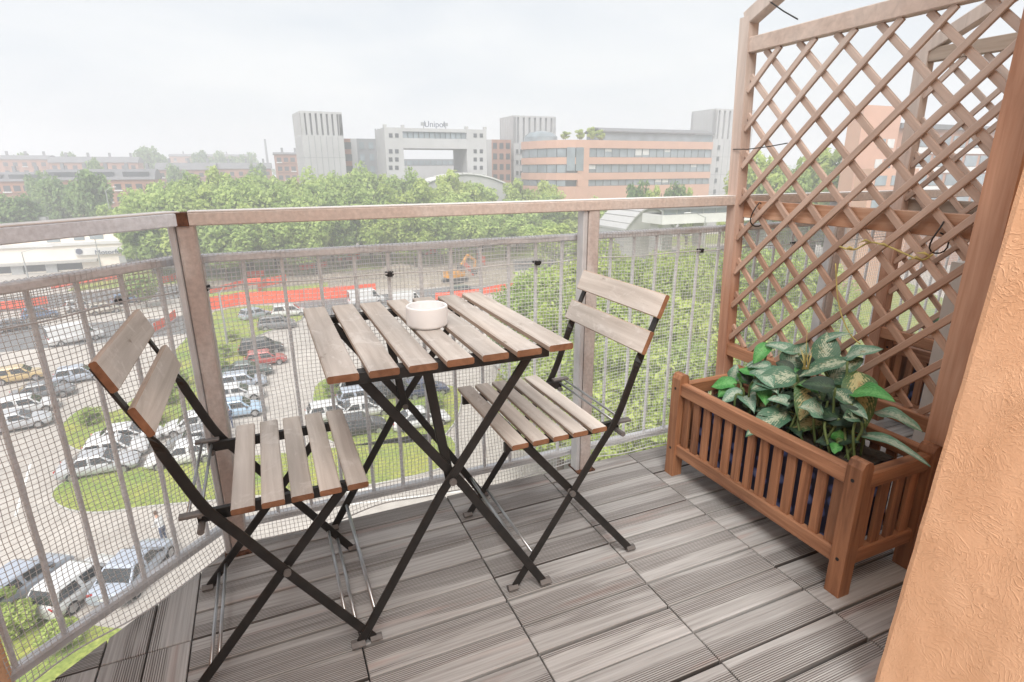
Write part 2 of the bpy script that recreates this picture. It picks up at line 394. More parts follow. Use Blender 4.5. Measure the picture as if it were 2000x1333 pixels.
def thing(name, label, cat, loc=(0, 0, 0), rz=0, group=None):
    o = bpy.data.objects.new(name, None); o.empty_display_size = .1; COL.objects.link(o)
    o.location = loc; o.rotation_euler = (0, 0, rz)
    return tag(o, label, cat, group)
def copy_tree(o, parent=None):
    c = o.copy(); COL.objects.link(c)
    if parent: c.parent = parent
    for ch in list(o.children): copy_tree(ch, c)
    return c
def struct(o): o['kind'] = 'structure'; return o
def text_mesh(s, size, ext, mat, name, parent, loc, rot):
    cu = bpy.data.curves.new('t', 'FONT'); cu.body = s; cu.size = size; cu.extrude = ext; cu.align_x = 'CENTER'
    t = bpy.data.objects.new('t', cu); COL.objects.link(t)
    dg = bpy.context.evaluated_depsgraph_get(); me = bpy.data.meshes.new_from_object(t.evaluated_get(dg))
    bpy.data.objects.remove(t); me.materials.clear(); me.materials.append(MATS[mat])
    return link(name, me, parent, loc, rot)
def clip(poly, a, b, c):   # keep a*x+b*y<=c
    o = []
    for i in range(len(poly)):
        p, q = poly[i], poly[(i+1) % len(poly)]; dp = a*p[0]+b*p[1]-c; dq = a*q[0]+b*q[1]-c
        if dp <= 0: o.append(p)
        if dp*dq < 0:
            t = dp/(dp-dq); o.append((p[0]+(q[0]-p[0])*t, p[1]+(q[1]-p[1])*t))
    return o
def inset(poly, d):
    o = list(poly); n = len(poly)
    for i in range(n):
        (x0, y0), (x1, y1) = poly[i], poly[(i+1) % n]; l = math.hypot(x1-x0, y1-y0)
        if l < 1e-6: continue
        nx, ny = (y1-y0)/l, -(x1-x0)/l
        o = clip(o, nx, ny, nx*x0+ny*y0-d)
        if len(o) < 3: return []
    return o

# ================================================================== BALCONY
FLOOR_V, DIAG, U_END = 1.690, 1.890, 4.2
slab = MB()
edge = [(-.62, -1.5), (U_END, -1.5), (U_END, FLOOR_V+.004), (FLOOR_V-DIAG, FLOOR_V+.004), (-.62, DIAG-.62)]
slab.prism(edge, -.22, -.022)
floor = struct(slab.build('floor', 'concrete'))
MB().prism(inset(edge, .004), -.0215, -.019).build('tile_grid', 'tile_base', floor)
P = .095; U0 = .479-2*.38; V0 = 1.237
full = {}
def plank(x0, x1, y0, y1, along_x, gy0, gy1):
    poly = [(x0+.0018, y0+gy0), (x1-.0018, y0+gy0), (x1-.0018, y1-gy1), (x0+.0018, y1-gy1)] if along_x else [(x0+gy0, y0+.0018), (x1-gy1, y0+.0018), (x1-gy1, y1-.0018), (x0+gy0, y1-.0018)]
    whole = True
    for a, b, c in ((0, 1, FLOOR_V), (-1, 1, DIAG)):
        q = clip(poly, a, b, c)
        if len(q) != len(poly) or q != poly: whole = False
        poly = q
        if len(poly) < 3: return
    cx, cy = (x0+x1)/2, (y0+y1)/2
    key = (along_x, gy0, gy1, round(x1-x0, 3), round(y1-y0, 3)) if whole else None
    me = full.get(key) if key else None
    if me is None:
        loc = [(x-cx, y-cy) for x, y in poly]
        if not along_x: loc = [(y, -x) for x, y in loc]
        top = inset(loc, .0016)
        if len(top) != len(loc): return
        n = len(loc); mb = MB()
        vs = [(x, y, -.019) for x, y in loc]+[(x, y, -.0018) for x, y in loc]+[(x, y, 0) for x, y in top]
        fs = [(i, (i+1) % n, n+(i+1) % n, n+i) for i in range(n)]+[(n+i, n+(i+1) % n, 2*n+(i+1) % n, 2*n+i) for i in range(n)]+[tuple(range(2*n, 3*n))]
        mb.add(vs, fs); me = mb.mesh('plank', 'deck_plank')
        if key: full[key] = me
    o = link('plank', me, floor, (cx, cy, random.uniform(-.0006, .0004)))
    o.rotation_euler = (0, 0, (0 if along_x else math.pi/2))
for c in range(0, 10):
    par = 0 if c in (0, 3, 6, 9) else 1
    for r in range(-15, 5):
        x0 = U0+.38*c; y0 = V0+P*r
        lo = .0042 if (r+par) % 2 == 0 else .0023; hi = .0023 if (r+par) % 2 == 0 else .0042
        plank(x0, x0+.38, y0, y0+P, True, lo, hi)
# left of the first seam the planks turn round
for c in range(2):
    x1 = U0-P*c; x0 = x1-P
    for y0 in (V0+P, V0+P-.38, V0+P-.76, V0+P-1.14): plank(x0, x1, y0, y0+.38, False, .0026, .0014)
for r in range(4): plank(U0-.38, U0-.19, V0+P+P*r, V0+2*P+P*r, True, .0026, .0014)
for c in range(2, 4):
    x1 = U0-P*c; x0 = x1-P
    for y0 in (V0+P-.38, V0+P-.76, V0+P-1.14): plank(x0, x1, y0, y0+.38, False, .0026, .0014)

# ---- house walls either side of the opening
def wall(name, x0, x1, y0, y1, label, lean=0.0):
    mb = MB(); n = 26
    mb.add([(x0, y0, -.02), (x1, y0, -.02), (x1, y1, -.02), (x0, y1, -.02), (x0, y0, 3.2), (x1, y0, 3.2), (x1, y1-lean*3.2, 3.2), (x0, y1-lean*3.2, 3.2)],
           [(0, 3, 2, 1), (4, 5, 6, 7), (0, 1, 5, 4), (1, 2, 6, 5), (2, 3, 7, 6), (3, 0, 4, 7)])
    o = mb.build(name, 'stucco'); tag(o, label, 'wall')
    bv = o.modifiers.new('soft edge', 'BEVEL'); bv.width = .012; bv.segments = 2; bv.limit_method = 'ANGLE'
    sd = o.modifiers.new('grain', 'SUBSURF'); sd.subdivision_type = 'SIMPLE'; sd.levels = sd.render_levels = 6
    tx = bpy.data.textures.get('plaster') or bpy.data.textures.new('plaster', 'CLOUDS'); tx.noise_scale = .05; tx.noise_depth = 3
    dp = o.modifiers.new('plaster', 'DISPLACE'); dp.texture = tx; dp.texture_coords = 'LOCAL'; dp.strength = .004; dp.mid_level = .5
    return o
wall('stucco_wall', 1.08, U_END, -1.5, .562, 'orange rough stucco wall in front of the wooden planter', .036)
wall('stucco_wall', -1.6, -.618, -1.5, 1.335, 'orange stucco wall corner where the left railing ends')

# ================================================================== RAILING
rail = thing('balcony_railing', 'grey and brown metal balcony railing with thin balusters and netting', 'railing', (0, 0, 0))
PV = 1.669          # post line
C0 = Vector((-.19, PV, 0)); DL = Vector((-1, -1, 0)).normalized()
PANEL = 1.735; ZT, ZB = .872, .045
# handrails
for (a, b, mt, top) in ((C0+Vector((.022, 0, 0)), Vector((U_END, PV, 0)), 'rail_wall_reflection', 'rail_top'), (C0-Vector((.022, .0, 0))*.6, C0+DL*.66, 'rail_grey', 'rail_top')):
    mb = MB(); z = .983
    mb.bar((a.x, a.y, z), (b.x, b.y, z), .052, .033, ch=.08)
    o = mb.build('handrail', mt, rail)
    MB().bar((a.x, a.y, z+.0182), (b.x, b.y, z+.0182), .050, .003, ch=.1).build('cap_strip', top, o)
MB().box(C0.x-.021, C0.x+.021, PV-.0275, PV+.024, .9665, .9998).build('corner_joint', 'rust_spot', rail)
posts = [C0.x, 1.005, 2.21, 3.41]
for i, x in enumerate(posts):
    o = MB().bar((x+.012, PV, 0), (x+.012, PV, .966), .042, .046, up=(0, 1, 0), ch=.1).build('post', 'post_brown', rail)
    MB().bar((x-.0195, PV+.002, .0), (x-.0195, PV+.002, .966), .017, .044, up=(0, 1, 0), ch=.2).build('side_channel', 'galv', o)
    MB().box(x-.03, x+.045, PV-.04, PV+.035, -.0005, .006).build('base_plate', 'rust_spot', o)
C1 = Vector((PANEL-(DIAG+.063), PANEL, 0))      # panel corner
def panel(a, b, first, n, step=.1005, clips=()):
    d = (b-a).normalized()
    for z, hgt in ((ZT, .022), (ZB, .026)):
        MB().bar((a.x, a.y, z), (b.x, b.y, z), .03, hgt, ch=.2).build('panel_rail', 'baluster_rust' if z == ZT else 'galv', rail)
    me = MB().bar((0, 0, ZB+.013), (0, 0, ZT-.011), .0105, .0105, up=(0, 1, 0), ch=.25).mesh('baluster', 'baluster_rust')
    cm = MB().bar((-.012, -.010, .795), (.012, -.010, .795), .02, .012, ch=.3).bar((0, -.02, .801), (0, -.02, .787), .010, .016, ch=.3).mesh('clip', 'clip_black')
    for i in range(n):
        p = a+d*(first+step*i)
        if (p-a).length > (b-a).length-.01: break
        o = link('baluster', me, rail, p); o.rotation_euler = (0, 0, math.atan2(d.y, d.x))
        if i in clips: link('clip', cm, rail, p).rotation_euler = (0, 0, math.atan2(d.y, d.x))
panel(C1, Vector((U_END, PANEL, 0)), .055, 44, clips=(0, 5, 10, 17, 22))
panel(C1, C1+DL*.66, .06, 8, clips=(1,))

def net(a, b, name, step=.0122):
    """plastic mesh hung over the panel: crossing strands, sagging a little, bellying at the foot"""
    d = (b-a).normalized(); nrm = Vector((d.y, -d.x, 0)); ln = (b-a).length
    if nrm.dot(Vector((0, -1, 0))) < 0: nrm = -nrm
    def pt(s, z):
        off = .018+.006*math.sin(s*7+z*3)+.004*math.sin(s*23+z*9)
        k = max(0, .22-z)/.22
        off += k*k*(.03+.02*math.sin(s*9.0))
        if z > ZT+.014: off = -.012
        p = a+d*(s+.002*math.sin(z*31+s*5)) + nrm*off
        return Vector((p.x, p.y, z+.0025*math.sin(s*17+z*6)))
    top = ZT+.016; nz = int((top-.012)/step); ns = int(ln/step)
    mb = MB(); r = .0009
    zs = [.012+step*i for i in range(nz+1)]
    for j in range(ns+1):
        s = j*step+random.uniform(-.0006, .0006)
        pts = [pt(s, z) for z in zs[::4]]+[pt(s, ZT+.012)]
        q = a+d*s
        pts += [Vector((q.x, q.y, ZT+.0145))-nrm*.0, Vector((q.x, q.y, ZT+.008))-nrm*.02, Vector((q.x, q.y, ZT-.10))-nrm*.026]
        mb.tube(pts, r, 3, cap=False)
    for i, z in enumerate(zs):
        mb.tube([pt(s*.04, z+random.uniform(-.0004, .0004)) for s in range(int(ln/.04)+1)], r, 3, cap=False)
    for i in range(8):
        mb.tube([a+d*(s*.2)-nrm*.026+Vector((0, 0, ZT-.01-step*i)) for s in range(int(ln/.2)+1)], r, 3, cap=False)
    # selvedge cord along the foot and lashing cord at mid height
    mb.tube([pt(s*.03, .012) for s in range(int(ln/.03)+1)], .0022, 5)
    mb.tube([pt(s*.03, .795) for s in range(int(ln/.03)+1)], .0016, 4)
    o = mb.build(name, 'net_wire', rail); o['kind'] = 'stuff'
    return o
net(C1, Vector((3.6, PANEL, 0)), 'netting')
net(C1, C1+DL*.66, 'netting')

# ================================================================== CHAIRS
def slat(name, parent, p0, p1, w_, h_, up=(0, 0, 1)):
    p0 = Vector(p0); p1 = Vector(p1); c = (p0+p1)/2
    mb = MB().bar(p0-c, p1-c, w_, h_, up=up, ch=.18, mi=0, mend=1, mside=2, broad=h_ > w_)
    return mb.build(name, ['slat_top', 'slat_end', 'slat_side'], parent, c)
def flat_bar(path, wid, thk, twist, y):
    """flat steel bar following path in the x-z plane; twist[i] 0 = broad face sideways, 1 = broad face to the front"""
    secs = []; k = len(path)
    for i, (x, z) in enumerate(path):
        x0, z0 = path[max(i-1, 0)]; x1, z1 = path[min(i+1, k-1)]
        t = Vector((x1-x0, 0, z1-z0)).normalized(); nn = Vector((-t.z, 0, t.x)); ys = Vector((0, 1, 0))
        a = twist[i]*math.pi/2; e1 = nn*math.cos(a)+ys*math.sin(a); e2 = ys*math.cos(a)-nn*math.sin(a)
        c = Vector((x, y, z)); q = thk*.3
        prof = [(-wid/2+q, -thk/2), (wid/2-q, -thk/2), (wid/2, -thk/2+q), (wid/2, thk/2-q), (wid/2-q, thk/2), (-wid/2+q, thk/2), (-wid/2, thk/2-q), (-wid/2, -thk/2+q)]
        secs.append([c+e1*a_+e2*b_ for a_, b_ in prof])
    return MB().ring(secs)
def catm(pts, n=5):
    o = []
    for i in range(len(pts)-1):
        p0, p1, p2, p3 = pts[max(i-1, 0)], pts[i], pts[i+1], pts[min(i+2, len(pts)-1)]
        for j in range(n):
            t = j/n
            o.append(tuple(.5*((2*b)+(c-a)*t+(2*a-5*b+4*c-d)*t*t+(-a+3*b-3*c+d)*t**3) for a, b, c, d in zip(p0, p1, p2, p3)))
    return o+[pts[-1]]
def make_chair(label):
    t = thing('folding_chair', label, 'chair', group='folding bistro chairs by the table')
    backp = catm([(.185, .012), (.10, .135), (.017, .255), (-.06, .37), (-.115, .452), (-.158, .56), (-.180, .62), (-.215, .70), (-.246, .772)])
    tw = [0 if z < .59 else (1 if z > .645 else (z-.59)/.055) for x, z in backp]
    seatp = [(-.192, .012), (.155, .432)]
    for sgn in (-1, 1):
        flat_bar(backp, .0215, .006, tw, sgn*.186).build('back_leg', 'black_steel', t, smooth=False)
        flat_bar([(-.192, .012), (-.09, .135), (.03, .28), (.155, .428)], .0215, .006, [0]*4, sgn*.174).build('front_leg', 'black_steel', t)
        MB().box(-.135, .205, sgn*.165-.006, sgn*.165+.006, .413, .437).build('seat_rail', 'black_steel', t)
        MB().tube([(.017, sgn*.168, .259), (.017, sgn*.197, .259)], .008, 10).build('pivot', 'foot_plastic', t)
        MB().tube([(-.128, sgn*.15, .412), (-.128, sgn*.205, .412)], .007, 8).build('bolt', 'foot_plastic', t)
        for fx, yy, an in ((.192, .186, .5), (-.198, .174, -.5)):
            mb = MB().bar((fx-.014, sgn*yy, .0085), (fx+.014, sgn*yy, .0085), .022, .017, ch=.42)
            mb.build('foot_cap', 'foot_plastic', t)
    for x, z in ((-.165, .045), (.150, .062), (-.145, .069), (.128, .093)):
        MB().tube([(x, -.171, z), (x, .171, z)], .0042, 8).build('cross_rod', 'rod_steel', t, smooth=True)
    for x, z in ((-.128, .432), (-.150, .436)): MB().tube([(x, -.182, z), (x, .182, z)], .0036, 8).build('cross_rod', 'rod_steel', t, smooth=True)
    for sgn in (-1, 1): MB().bar((-.165, sgn*.176, .438), (-.11, sgn*.176, .438), .018, .008, ch=.2).build('hinge_plate', 'foot_plastic', t)
    for i in range(5):
        x = -.047+.057*i
        slat('seat_slat', t, (x, -.212, .4445), (x, .212, .4445), .0445, .0135)
    for (x, z) in ((-.186, .6635), (-.227, .757)):
        up = Vector((-.39, 0, .92)).normalized()
        slat('back_slat', t, (x, -.208, z), (x, .208, z), .014, .064, up=up)
    return t
ch1 = make_chair('folding slatted chair left of the table with its back to the left railing')
ch1.location = (-.058, 1.336, 0)
ch2 = copy_tree(ch1); ch2['label'] = 'folding slatted chair right of the table beside the planter'
ch2.location = (.700, 1.358, 0); ch2.rotation_euler = (0, 0, math.pi)

# ================================================================== TABLE
tb = thing('folding_table', 'square folding table with seven grey wood slats and crossed black legs', 'table', (.353, 1.398, 0))
for i in range(7):
    x = -.243+.081*i; sag = random.uniform(-.001, .001)
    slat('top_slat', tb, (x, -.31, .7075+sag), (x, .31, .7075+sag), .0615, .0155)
for s in (-1, 1):
    y = s*.262
    MB().bar((-.235, y, .6865), (.235, y, .6865), .006, .026, ch=.2).bar((-.235, y-s*.012, .6965), (.235, y-s*.012, .6965), .026, .006, ch=.2).build('top_rail', 'black_steel', tb)
    yo, yi = s*.252, s*.240
    flat_bar([(-.255, .014), (-.04, .365), (.185, .675)], .0225, .007, [0, 0, 0], yo).build('leg', 'black_steel', tb)
    flat_bar([(.238, .014), (.02, .365), (-.200, .675)], .0225, .007, [0, 0, 0], yi).build('leg', 'black_steel', tb)
    flat_bar([(-.055, .68), (-.035, .54), (-.012, .39)], .0225, .007, [0, 0, 0], s*.230).build('brace', 'black_steel', tb)
    MB().tube([(-.012, s*.222, .392), (-.012, s*.262, .392)], .009, 10).build('pivot', 'foot_plastic', tb)
    for fx, yy in ((-.262, yo), (.245, yi)):
        MB().bar((fx-.016, yy, .0095), (fx+.016, yy, .0095), .027, .019, ch=.42).build('foot_cap', 'foot_plastic', tb)
for x, z in ((-.215, .085), (.200, .083)):
    MB().tube([(x, -.237, z), (x, .237, z)], .0052, 8).build('cross_rod', 'rod_steel', tb, smooth=True)
MB().bar((-.055, -.23, .682), (-.055, .23, .682), .02, .006, ch=.2).build('top_crossbar', 'black_steel', tb)

# ashtray
ash = MB(); n = 40; R = .053; Hh = .054
prof = [(.0, 0), (.047, 0), (R-.001, .004), (R, .008), (R, Hh-.002), (R-.0025, Hh), (R-.006, Hh-.001), (R-.007, Hh-.006), (R-.008, .012), (R-.014, .008), (0, .007)]
vs, fs = [], []
notch = [int(n*.95)]
for i, (r, z) in enumerate(prof):
    for j in range(n):
        zz = z-.007 if (i in (4, 5, 6) and min(abs(j-q) for q in notch) <= 0) else z
        vs.append((r*math.cos(6.2832*j/n), r*math.sin(6.2832*j/n), zz))
for i in range(len(prof)-1):
    for j in range(n): fs.append((i*n+j, i*n+(j+1) % n, (i+1)*n+(j+1) % n, (i+1)*n+j))
ash.add(vs, fs)
o = ash.build('ashtray', 'ceramic', None, (.360, 1.377, .7155), smooth=True)
tag(o, 'round white ceramic ashtray on the folding table', 'ashtray')
es = o.modifiers.new('edges', 'EDGE_SPLIT'); es.split_angle = math.radians(50)

# ================================================================== PLANTERS AND TRELLISES
def planter(name, label, x0, x1, y0, y1, open_side=True):
    """slatted box: four posts, rails and upright slats; x0 is the face nearest the seats"""
    t = thing(name, label, 'planter', ((x0+x1)/2, (y0+y1)/2, 0), group='slatted wooden planters')
    cx, cy = (x0+x1)/2, (y0+y1)/2; hx, hy = (x1-x0)/2, (y1-y0)/2; ps = .042
    def post(px_, py_, h):
        a = ps/2
        mb = MB().ring([[(px_-a, py_-a, z), (px_+a, py_-a, z), (px_+a, py_+a, z), (px_-a, py_+a, z)] for z in (0, h-.018)] +
                       [[(px_-a*.6, py_-a, h-.003), (px_+a*.6, py_-a, h-.003), (px_+a*.6, py_+a, h-.003), (px_-a*.6, py_+a, h-.003)],
                        [(px_-a*.25, py_-a, h), (px_+a*.25, py_-a, h), (px_+a*.25, py_+a, h), (px_-a*.25, py_+a, h)]])
        o = mb.build('post', 'planter_wood', t)
        for z in (.345, .11):
            MB().tube([(px_-a-.0012, py_, z), (px_-a+.002, py_, z)], .005, 8).build('screw_hole', 'clip_black', o)
    for sx in (-1, 1):
        for sy in (-1, 1): post(sx*(hx-ps/2), sy*(hy-ps/2), .40 if sx < 0 else .385)
    rw = .02
    for sx in (-1, 1):
        xx = sx*(hx-ps/2)
        for z0, z1 in ((.322, .367), (.085, .128)):
            MB().bar((xx, -hy+ps, (z0+z1)/2), (xx, hy-ps, (z0+z1)/2), .024 if z0 < .2 else .03, z1-z0, ch=.1).build('long_rail', 'planter_wood_y', t)
        ns = 13; span = 2*(hy-ps)
        sm = MB().bar((0, 0, .128), (0, 0, .322), .029, .011, up=(1, 0, 0), ch=.1).mesh('slat', 'planter_wood')
        for i in range(ns): link('slat', sm, t, (xx+sx*-.002, -hy+ps+span*(i+.5)/ns, 0))
    em = MB().bar((0, 0, .128), (0, 0, .315), .011, .034, up=(1, 0, 0), ch=.1).mesh('slat', 'planter_wood')
    for sy in (-1, 1):
        yy = sy*(hy-ps/2)
        for z0, z1 in ((.315, .36), (.085, .128)):
            MB().bar((-hx+ps, yy, (z0+z1)/2), (hx-ps, yy, (z0+z1)/2), .024 if z0 < .2 else .03, z1-z0, ch=.1).build('end_rail', 'planter_wood_x', t)
        for i in range(4): link('slat', em, t, (-hx+ps+2*(hx-ps)*(i+.5)/4, yy, 0)).rotation_euler = (0, 0, 0)
    # blue patterned liner pot with soil
    a, b = hx-.066, hy-.075
    mb = MB().box(-a, a, -b, b, .09, .315); mb.build('liner', 'blue_liner', t)
    mb = MB(); g = 10; k = 16
    vs = [(-a+.004+(2*a-.008)*i/g, -b+.004+(2*b-.008)*j/k, .3175+.010*random.random()) for i in range(g+1) for j in range(k+1)]
    mb.add(vs, [(i*(k+1)+j, (i+1)*(k+1)+j, (i+1)*(k+1)+j+1, i*(k+1)+j+1) for i in range(g) for j in range(k)])
    mb.build('soil', 'liner_soil', t)
    return t
planter('wooden_planter', 'brown slatted wooden planter box holding the large variegated plant', 1.288, 1.612, .792, 1.518)

def trellis(name, label, U, yl, yr, zt, lean=0.0, beam='beam_wood', mid=.953):
    t = thing(name, label, 'trellis', (U, (yl+yr)/2, 0), group='wooden lattice trellises')
    cy = (yl+yr)/2; a = .0225
    L0, R0 = yl-cy, yr-cy
    def yl_at(z): return L0+lean*z
    # uprights
    def pol(y0, y1, z1):
        secs = [[(-a, y0-a, 0), (a, y0-a, 0), (a, y0+a, 0), (-a, y0+a, 0)], [(-a, y1-a, z1), (a, y1-a, z1), (a, y1+a, z1), (-a, y1+a, z1)]]
        return MB().ring(secs)
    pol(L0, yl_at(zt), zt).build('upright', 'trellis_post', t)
    MB().ring([[(-a, R0-.045, z), (a, R0-.045, z), (a, R0+a, z), (-a, R0+a, z)] for z in (0, zt)]).build('upright', 'right_post_bounce' if beam == 'beam_wood' else 'trellis_post', t)
    # gabled head
    pk = ((yl_at(zt)+R0)/2, zt+.19)
    for y in (yl_at(zt), R0):
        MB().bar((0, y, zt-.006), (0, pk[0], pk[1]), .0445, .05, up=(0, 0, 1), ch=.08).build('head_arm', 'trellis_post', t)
    def cross(z, h, w_, mt, x=0.0, nm='cross_bar'):
        y0 = yl_at(z)-a+.001; y1 = R0+a-.001
        MB().bar((x, y0, z), (x, y1, z), w_, h, ch=.08).build(nm, mt, t)
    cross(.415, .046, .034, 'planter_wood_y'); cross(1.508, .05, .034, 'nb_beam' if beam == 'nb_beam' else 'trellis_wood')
    cross(mid, .062, .026, beam, .03, 'middle_beam')
    # 45 degree lattice, two layers
    z0, z1 = .438, 1.483; s = .1285
    for layer, sg in ((-.006, 1), (.0055, -1)):
        k = -30
        while k < 40:
            # line: z = c + sg*(-(y))   rising towards the right (decreasing y) for sg=1
            c = .46+s*k + (0 if sg > 0 else .05)
            pts = []
            for y in (None,):
                pass
            # param by y from left inner to right inner
            ya, yb = L0-a+lean*.9, R0+a
            def zz(y): return c+(ya-y) if sg > 0 else c-(ya-y)
            y_s, y_e = ya, yb
            # clip in z
            def y_for(z): return ya-(z-c) if sg > 0 else ya+(z-c)
            ylo, yhi = sorted((y_for(z0), y_for(z1)))
            top = min(ya, yhi); bot = max(yb, ylo)
            if top-bot > .025:
                yA = top; yB = bot
                def skew(y, z): return y + lean*(z-.9)*((y-yb)/(ya-yb))
                p0 = Vector((layer, skew(yA, zz(yA)), zz(yA))); p1 = Vector((layer, skew(yB, zz(yB)), zz(yB)))
                m_ = (p0+p1)/2; d = p1-p0; ln = d.length
                mb = MB().bar((-ln/2, 0, 0), (ln/2, 0, 0), .0105, .0195, ch=.15)
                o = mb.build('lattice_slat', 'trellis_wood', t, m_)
                ux = d.normalized(); yv = Vector((1, 0, 0)); zv = ux.cross(yv)
                o.rotation_euler = Matrix((ux, yv, zv)).transposed().to_euler()
            k += 1
    return t
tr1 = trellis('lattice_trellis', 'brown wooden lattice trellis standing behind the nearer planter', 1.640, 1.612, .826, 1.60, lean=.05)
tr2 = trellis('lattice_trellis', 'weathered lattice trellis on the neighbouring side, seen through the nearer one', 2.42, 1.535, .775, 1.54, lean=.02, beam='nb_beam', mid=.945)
planter('wooden_planter', 'wooden planter behind the second trellis on the neighbouring side', 2.45, 2.78, .80, 1.53)
MB().box(2.15, 2.20, .93, 1.168, -.0195, .79).build('white_divider', 'white_paint')
tag(bpy.data.objects['white_divider'], 'low white upright divider between the two planters', 'divider')
# ties, wires
def wire(name, pts, r, mt, label, cat, grp=None):
    o = MB().tube(pts, r, 6).build(name, mt, smooth=True); tag(o, label, cat, grp); return o
def tie(y, z, label):
    c = Vector((1.645, y, z)); pts = [c+Vector((.032*math.cos(t), .008*math.sin(t*2), .042*math.sin(t))) for t in [6.2832*i/18 for i in range(18)]]
    return wire('cable_tie', pts+[pts[0], pts[0]+Vector((-.03, .004, .012))], .0022, 'clip_black', label, 'cable tie', 'black cable ties on the trellis beam')
p = atx(1475, 420, 1.63); tie(p.y, p.z, 'black cable tie round the trellis beam beside its left upright')
p = atx(1830, 465, 1.63); tie(p.y, p.z, 'black cable tie round the trellis beam beside its right upright')
wire('wire_end', [atx(1503, 3, 1.62), atx(1530, 22, 1.61), atx(1558, 38, 1.60)], .0022, 'clip_black', 'loose dark wire sticking out at the trellis top', 'wire')
wire('tie_wire', [atx(1432, 292, 1.615), atx(1460, 292, 1.605), atx(1500, 287, 1.62), atx(1538, 280, 1.63)], .0018, 'clip_black', 'thin dark wire tied round the left trellis upright', 'wire')
vine = MB()
vp = [atx(x, y, 1.615) for x, y in ((1640, 482), (1668, 488), (1700, 474), (1735, 482), (1765, 495), (1800, 508), (1822, 497))]
vine.tube(catm([tuple(q) for q in vp], 4), .0026, 6)
for i, (x, y) in enumerate(((1668, 488), (1735, 482), (1800, 508), (1815, 500), (1700, 474))):
    q = atx(x, y, 1.612); vine.tube([q, q+Vector((-.004, .012, .006)), q+Vector((-.008, .03, -.004+.008*(i % 2)))], [.002, .004, .0006], 5)
o = vine.build('dry_vine', 'straw', smooth=True); tag(o, 'pale yellow dried vine twined across the trellis slats', 'vine')
v2 = MB().tube(catm([tuple(atx(x, y, 1.612)) for x, y in ((1632, 515), (1636, 580), (1645, 620), (1662, 655), (1680, 672))], 4), .0022, 5)
o = v2.build('dry_vine', 'straw', smooth=True); tag(o, 'thin dried stem hanging down the lattice to the plant', 'vine')

# ================================================================== PLANT
plant = thing('potted_plant', 'broad leaved green and cream variegated plant in the near planter', 'plant', (1.46, 1.12, .32))
PO = Vector((1.46, 1.12, .32))
def leaf_mesh(ln, wd, bend, fold, wav=.07, nu=11):
    mb = MB(); vs = []; uv = []; wf = random.uniform(6, 13)
    for i in range(nu+1):
        u = i/nu; w_ = wd*.5*(math.sin(math.pi*min(1, u**.72))**.8)*(1-.15*u) if 0 < u < 1 else 0
        ang = bend*u; x = ln*(math.sin(ang)/bend if abs(bend) > 1e-3 else u); z = -ln*((1-math.cos(ang))/bend if abs(bend) > 1e-3 else 0)
        for j in range(-2, 3):
            q = j/2; zz = z+abs(q)*w_*fold+wav*wd*math.sin(u*random.uniform(7, 12)*0+u*wf+j*2.1)*abs(q)
            vs.append((x, q*w_, zz)); uv.append((u, .5+q*.5))
    fs = [(i*5+j, (i+1)*5+j, (i+1)*5+j+1, i*5+j+1) for i in range(nu) for j in range(4)]
    mb.add(vs, fs); return mb, uv
def leaf(base, tip, wd, mt, bend=.6, fold=.25, face=None, stem=True, root=None):
    base = Vector(base); tip = Vector(tip); d = tip-base; chord = d.length
    ln = chord*(abs(bend)/2/math.sin(abs(bend)/2)) if abs(bend) > 1e-3 else chord
    mb, uv = leaf_mesh(ln, wd, bend, fold)
    me = mb.mesh('leaf', mt, True); ul = me.uv_layers.new(name='UVMap')
    for lp in me.loops: ul.data[lp.index].uv = uv[lp.vertex_index]
    # local frame: chord direction, normal towards face
    face = Vector(face) if face else (CAM-base).normalized()*.6+Vector((0, 0, .7))
    a = abs(bend)/2
    ch = d.normalized(); nn = (face-ch*face.dot(ch)).normalized()
    xdir = (ch*math.cos(a)+nn*math.sin(a)*(1 if bend > 0 else -1)).normalized(); zdir = (nn-xdir*nn.dot(xdir)).normalized(); ydir = zdir.cross(xdir)
    o = link('leaf', me, plant, base-PO); o.rotation_euler = Matrix((xdir, ydir, zdir)).transposed().to_euler()
    if stem:
        r0 = Vector(root) if root else Vector((min(1.55, max(1.36, base.x+random.uniform(-.03, .03))), base.y+random.uniform(-.05, .05), .318))
        midp = (r0+base)/2+Vector((random.uniform(-.015, .015), random.uniform(-.02, .02), .03))
        MB().tube(catm([tuple(r0-PO), tuple(midp-PO), tuple(base-PO)], 3), [.0042]*7 if False else .0038, 6).build('stem', 'stem_green', plant, smooth=True)
    return o
def lf(bx, by, bu, tx, ty, tu, wd, mt, **k): return leaf(atx(bx, by, bu), atx(tx, ty, tu), wd, mt, **k)
lf(1541, 805, 1.42, 1456, 853, 1.28, .085, 'leaf_varieg', bend=.5)
lf(1556, 732, 1.46, 1466, 762, 1.36, .095, 'leaf_varieg', bend=.5)
lf(1502, 672, 1.52, 1472, 712, 1.46, .055, 'leaf_bright', bend=1.0)
lf(1560, 690, 1.54, 1494, 674, 1.50, .05, 'leaf_pale', bend=.7)
lf(1611, 712, 1.52, 1615, 648, 1.57, .085, 'leaf_varieg', bend=.35, face=(-.8, -.6, .35))
lf(1650, 700, 1.54, 1727, 683, 1.56, .055, 'leaf_pale', bend=.7)
lf(1600, 672, 1.56, 1665, 652, 1.58, .035, 'leaf_pale', bend=.8)
lf(1618, 742, 1.50, 1686, 700, 1.55, .095, 'leaf_varieg', bend=.4)
lf(1674, 726, 1.52, 1686, 842, 1.47, .095, 'leaf_yellow', bend=.9, face=(-.8, -.6, .4))
lf(1592, 745, 1.46, 1562, 824, 1.38, .09, 'leaf_yellow', bend=.8, face=(-.8, -.5, .6))
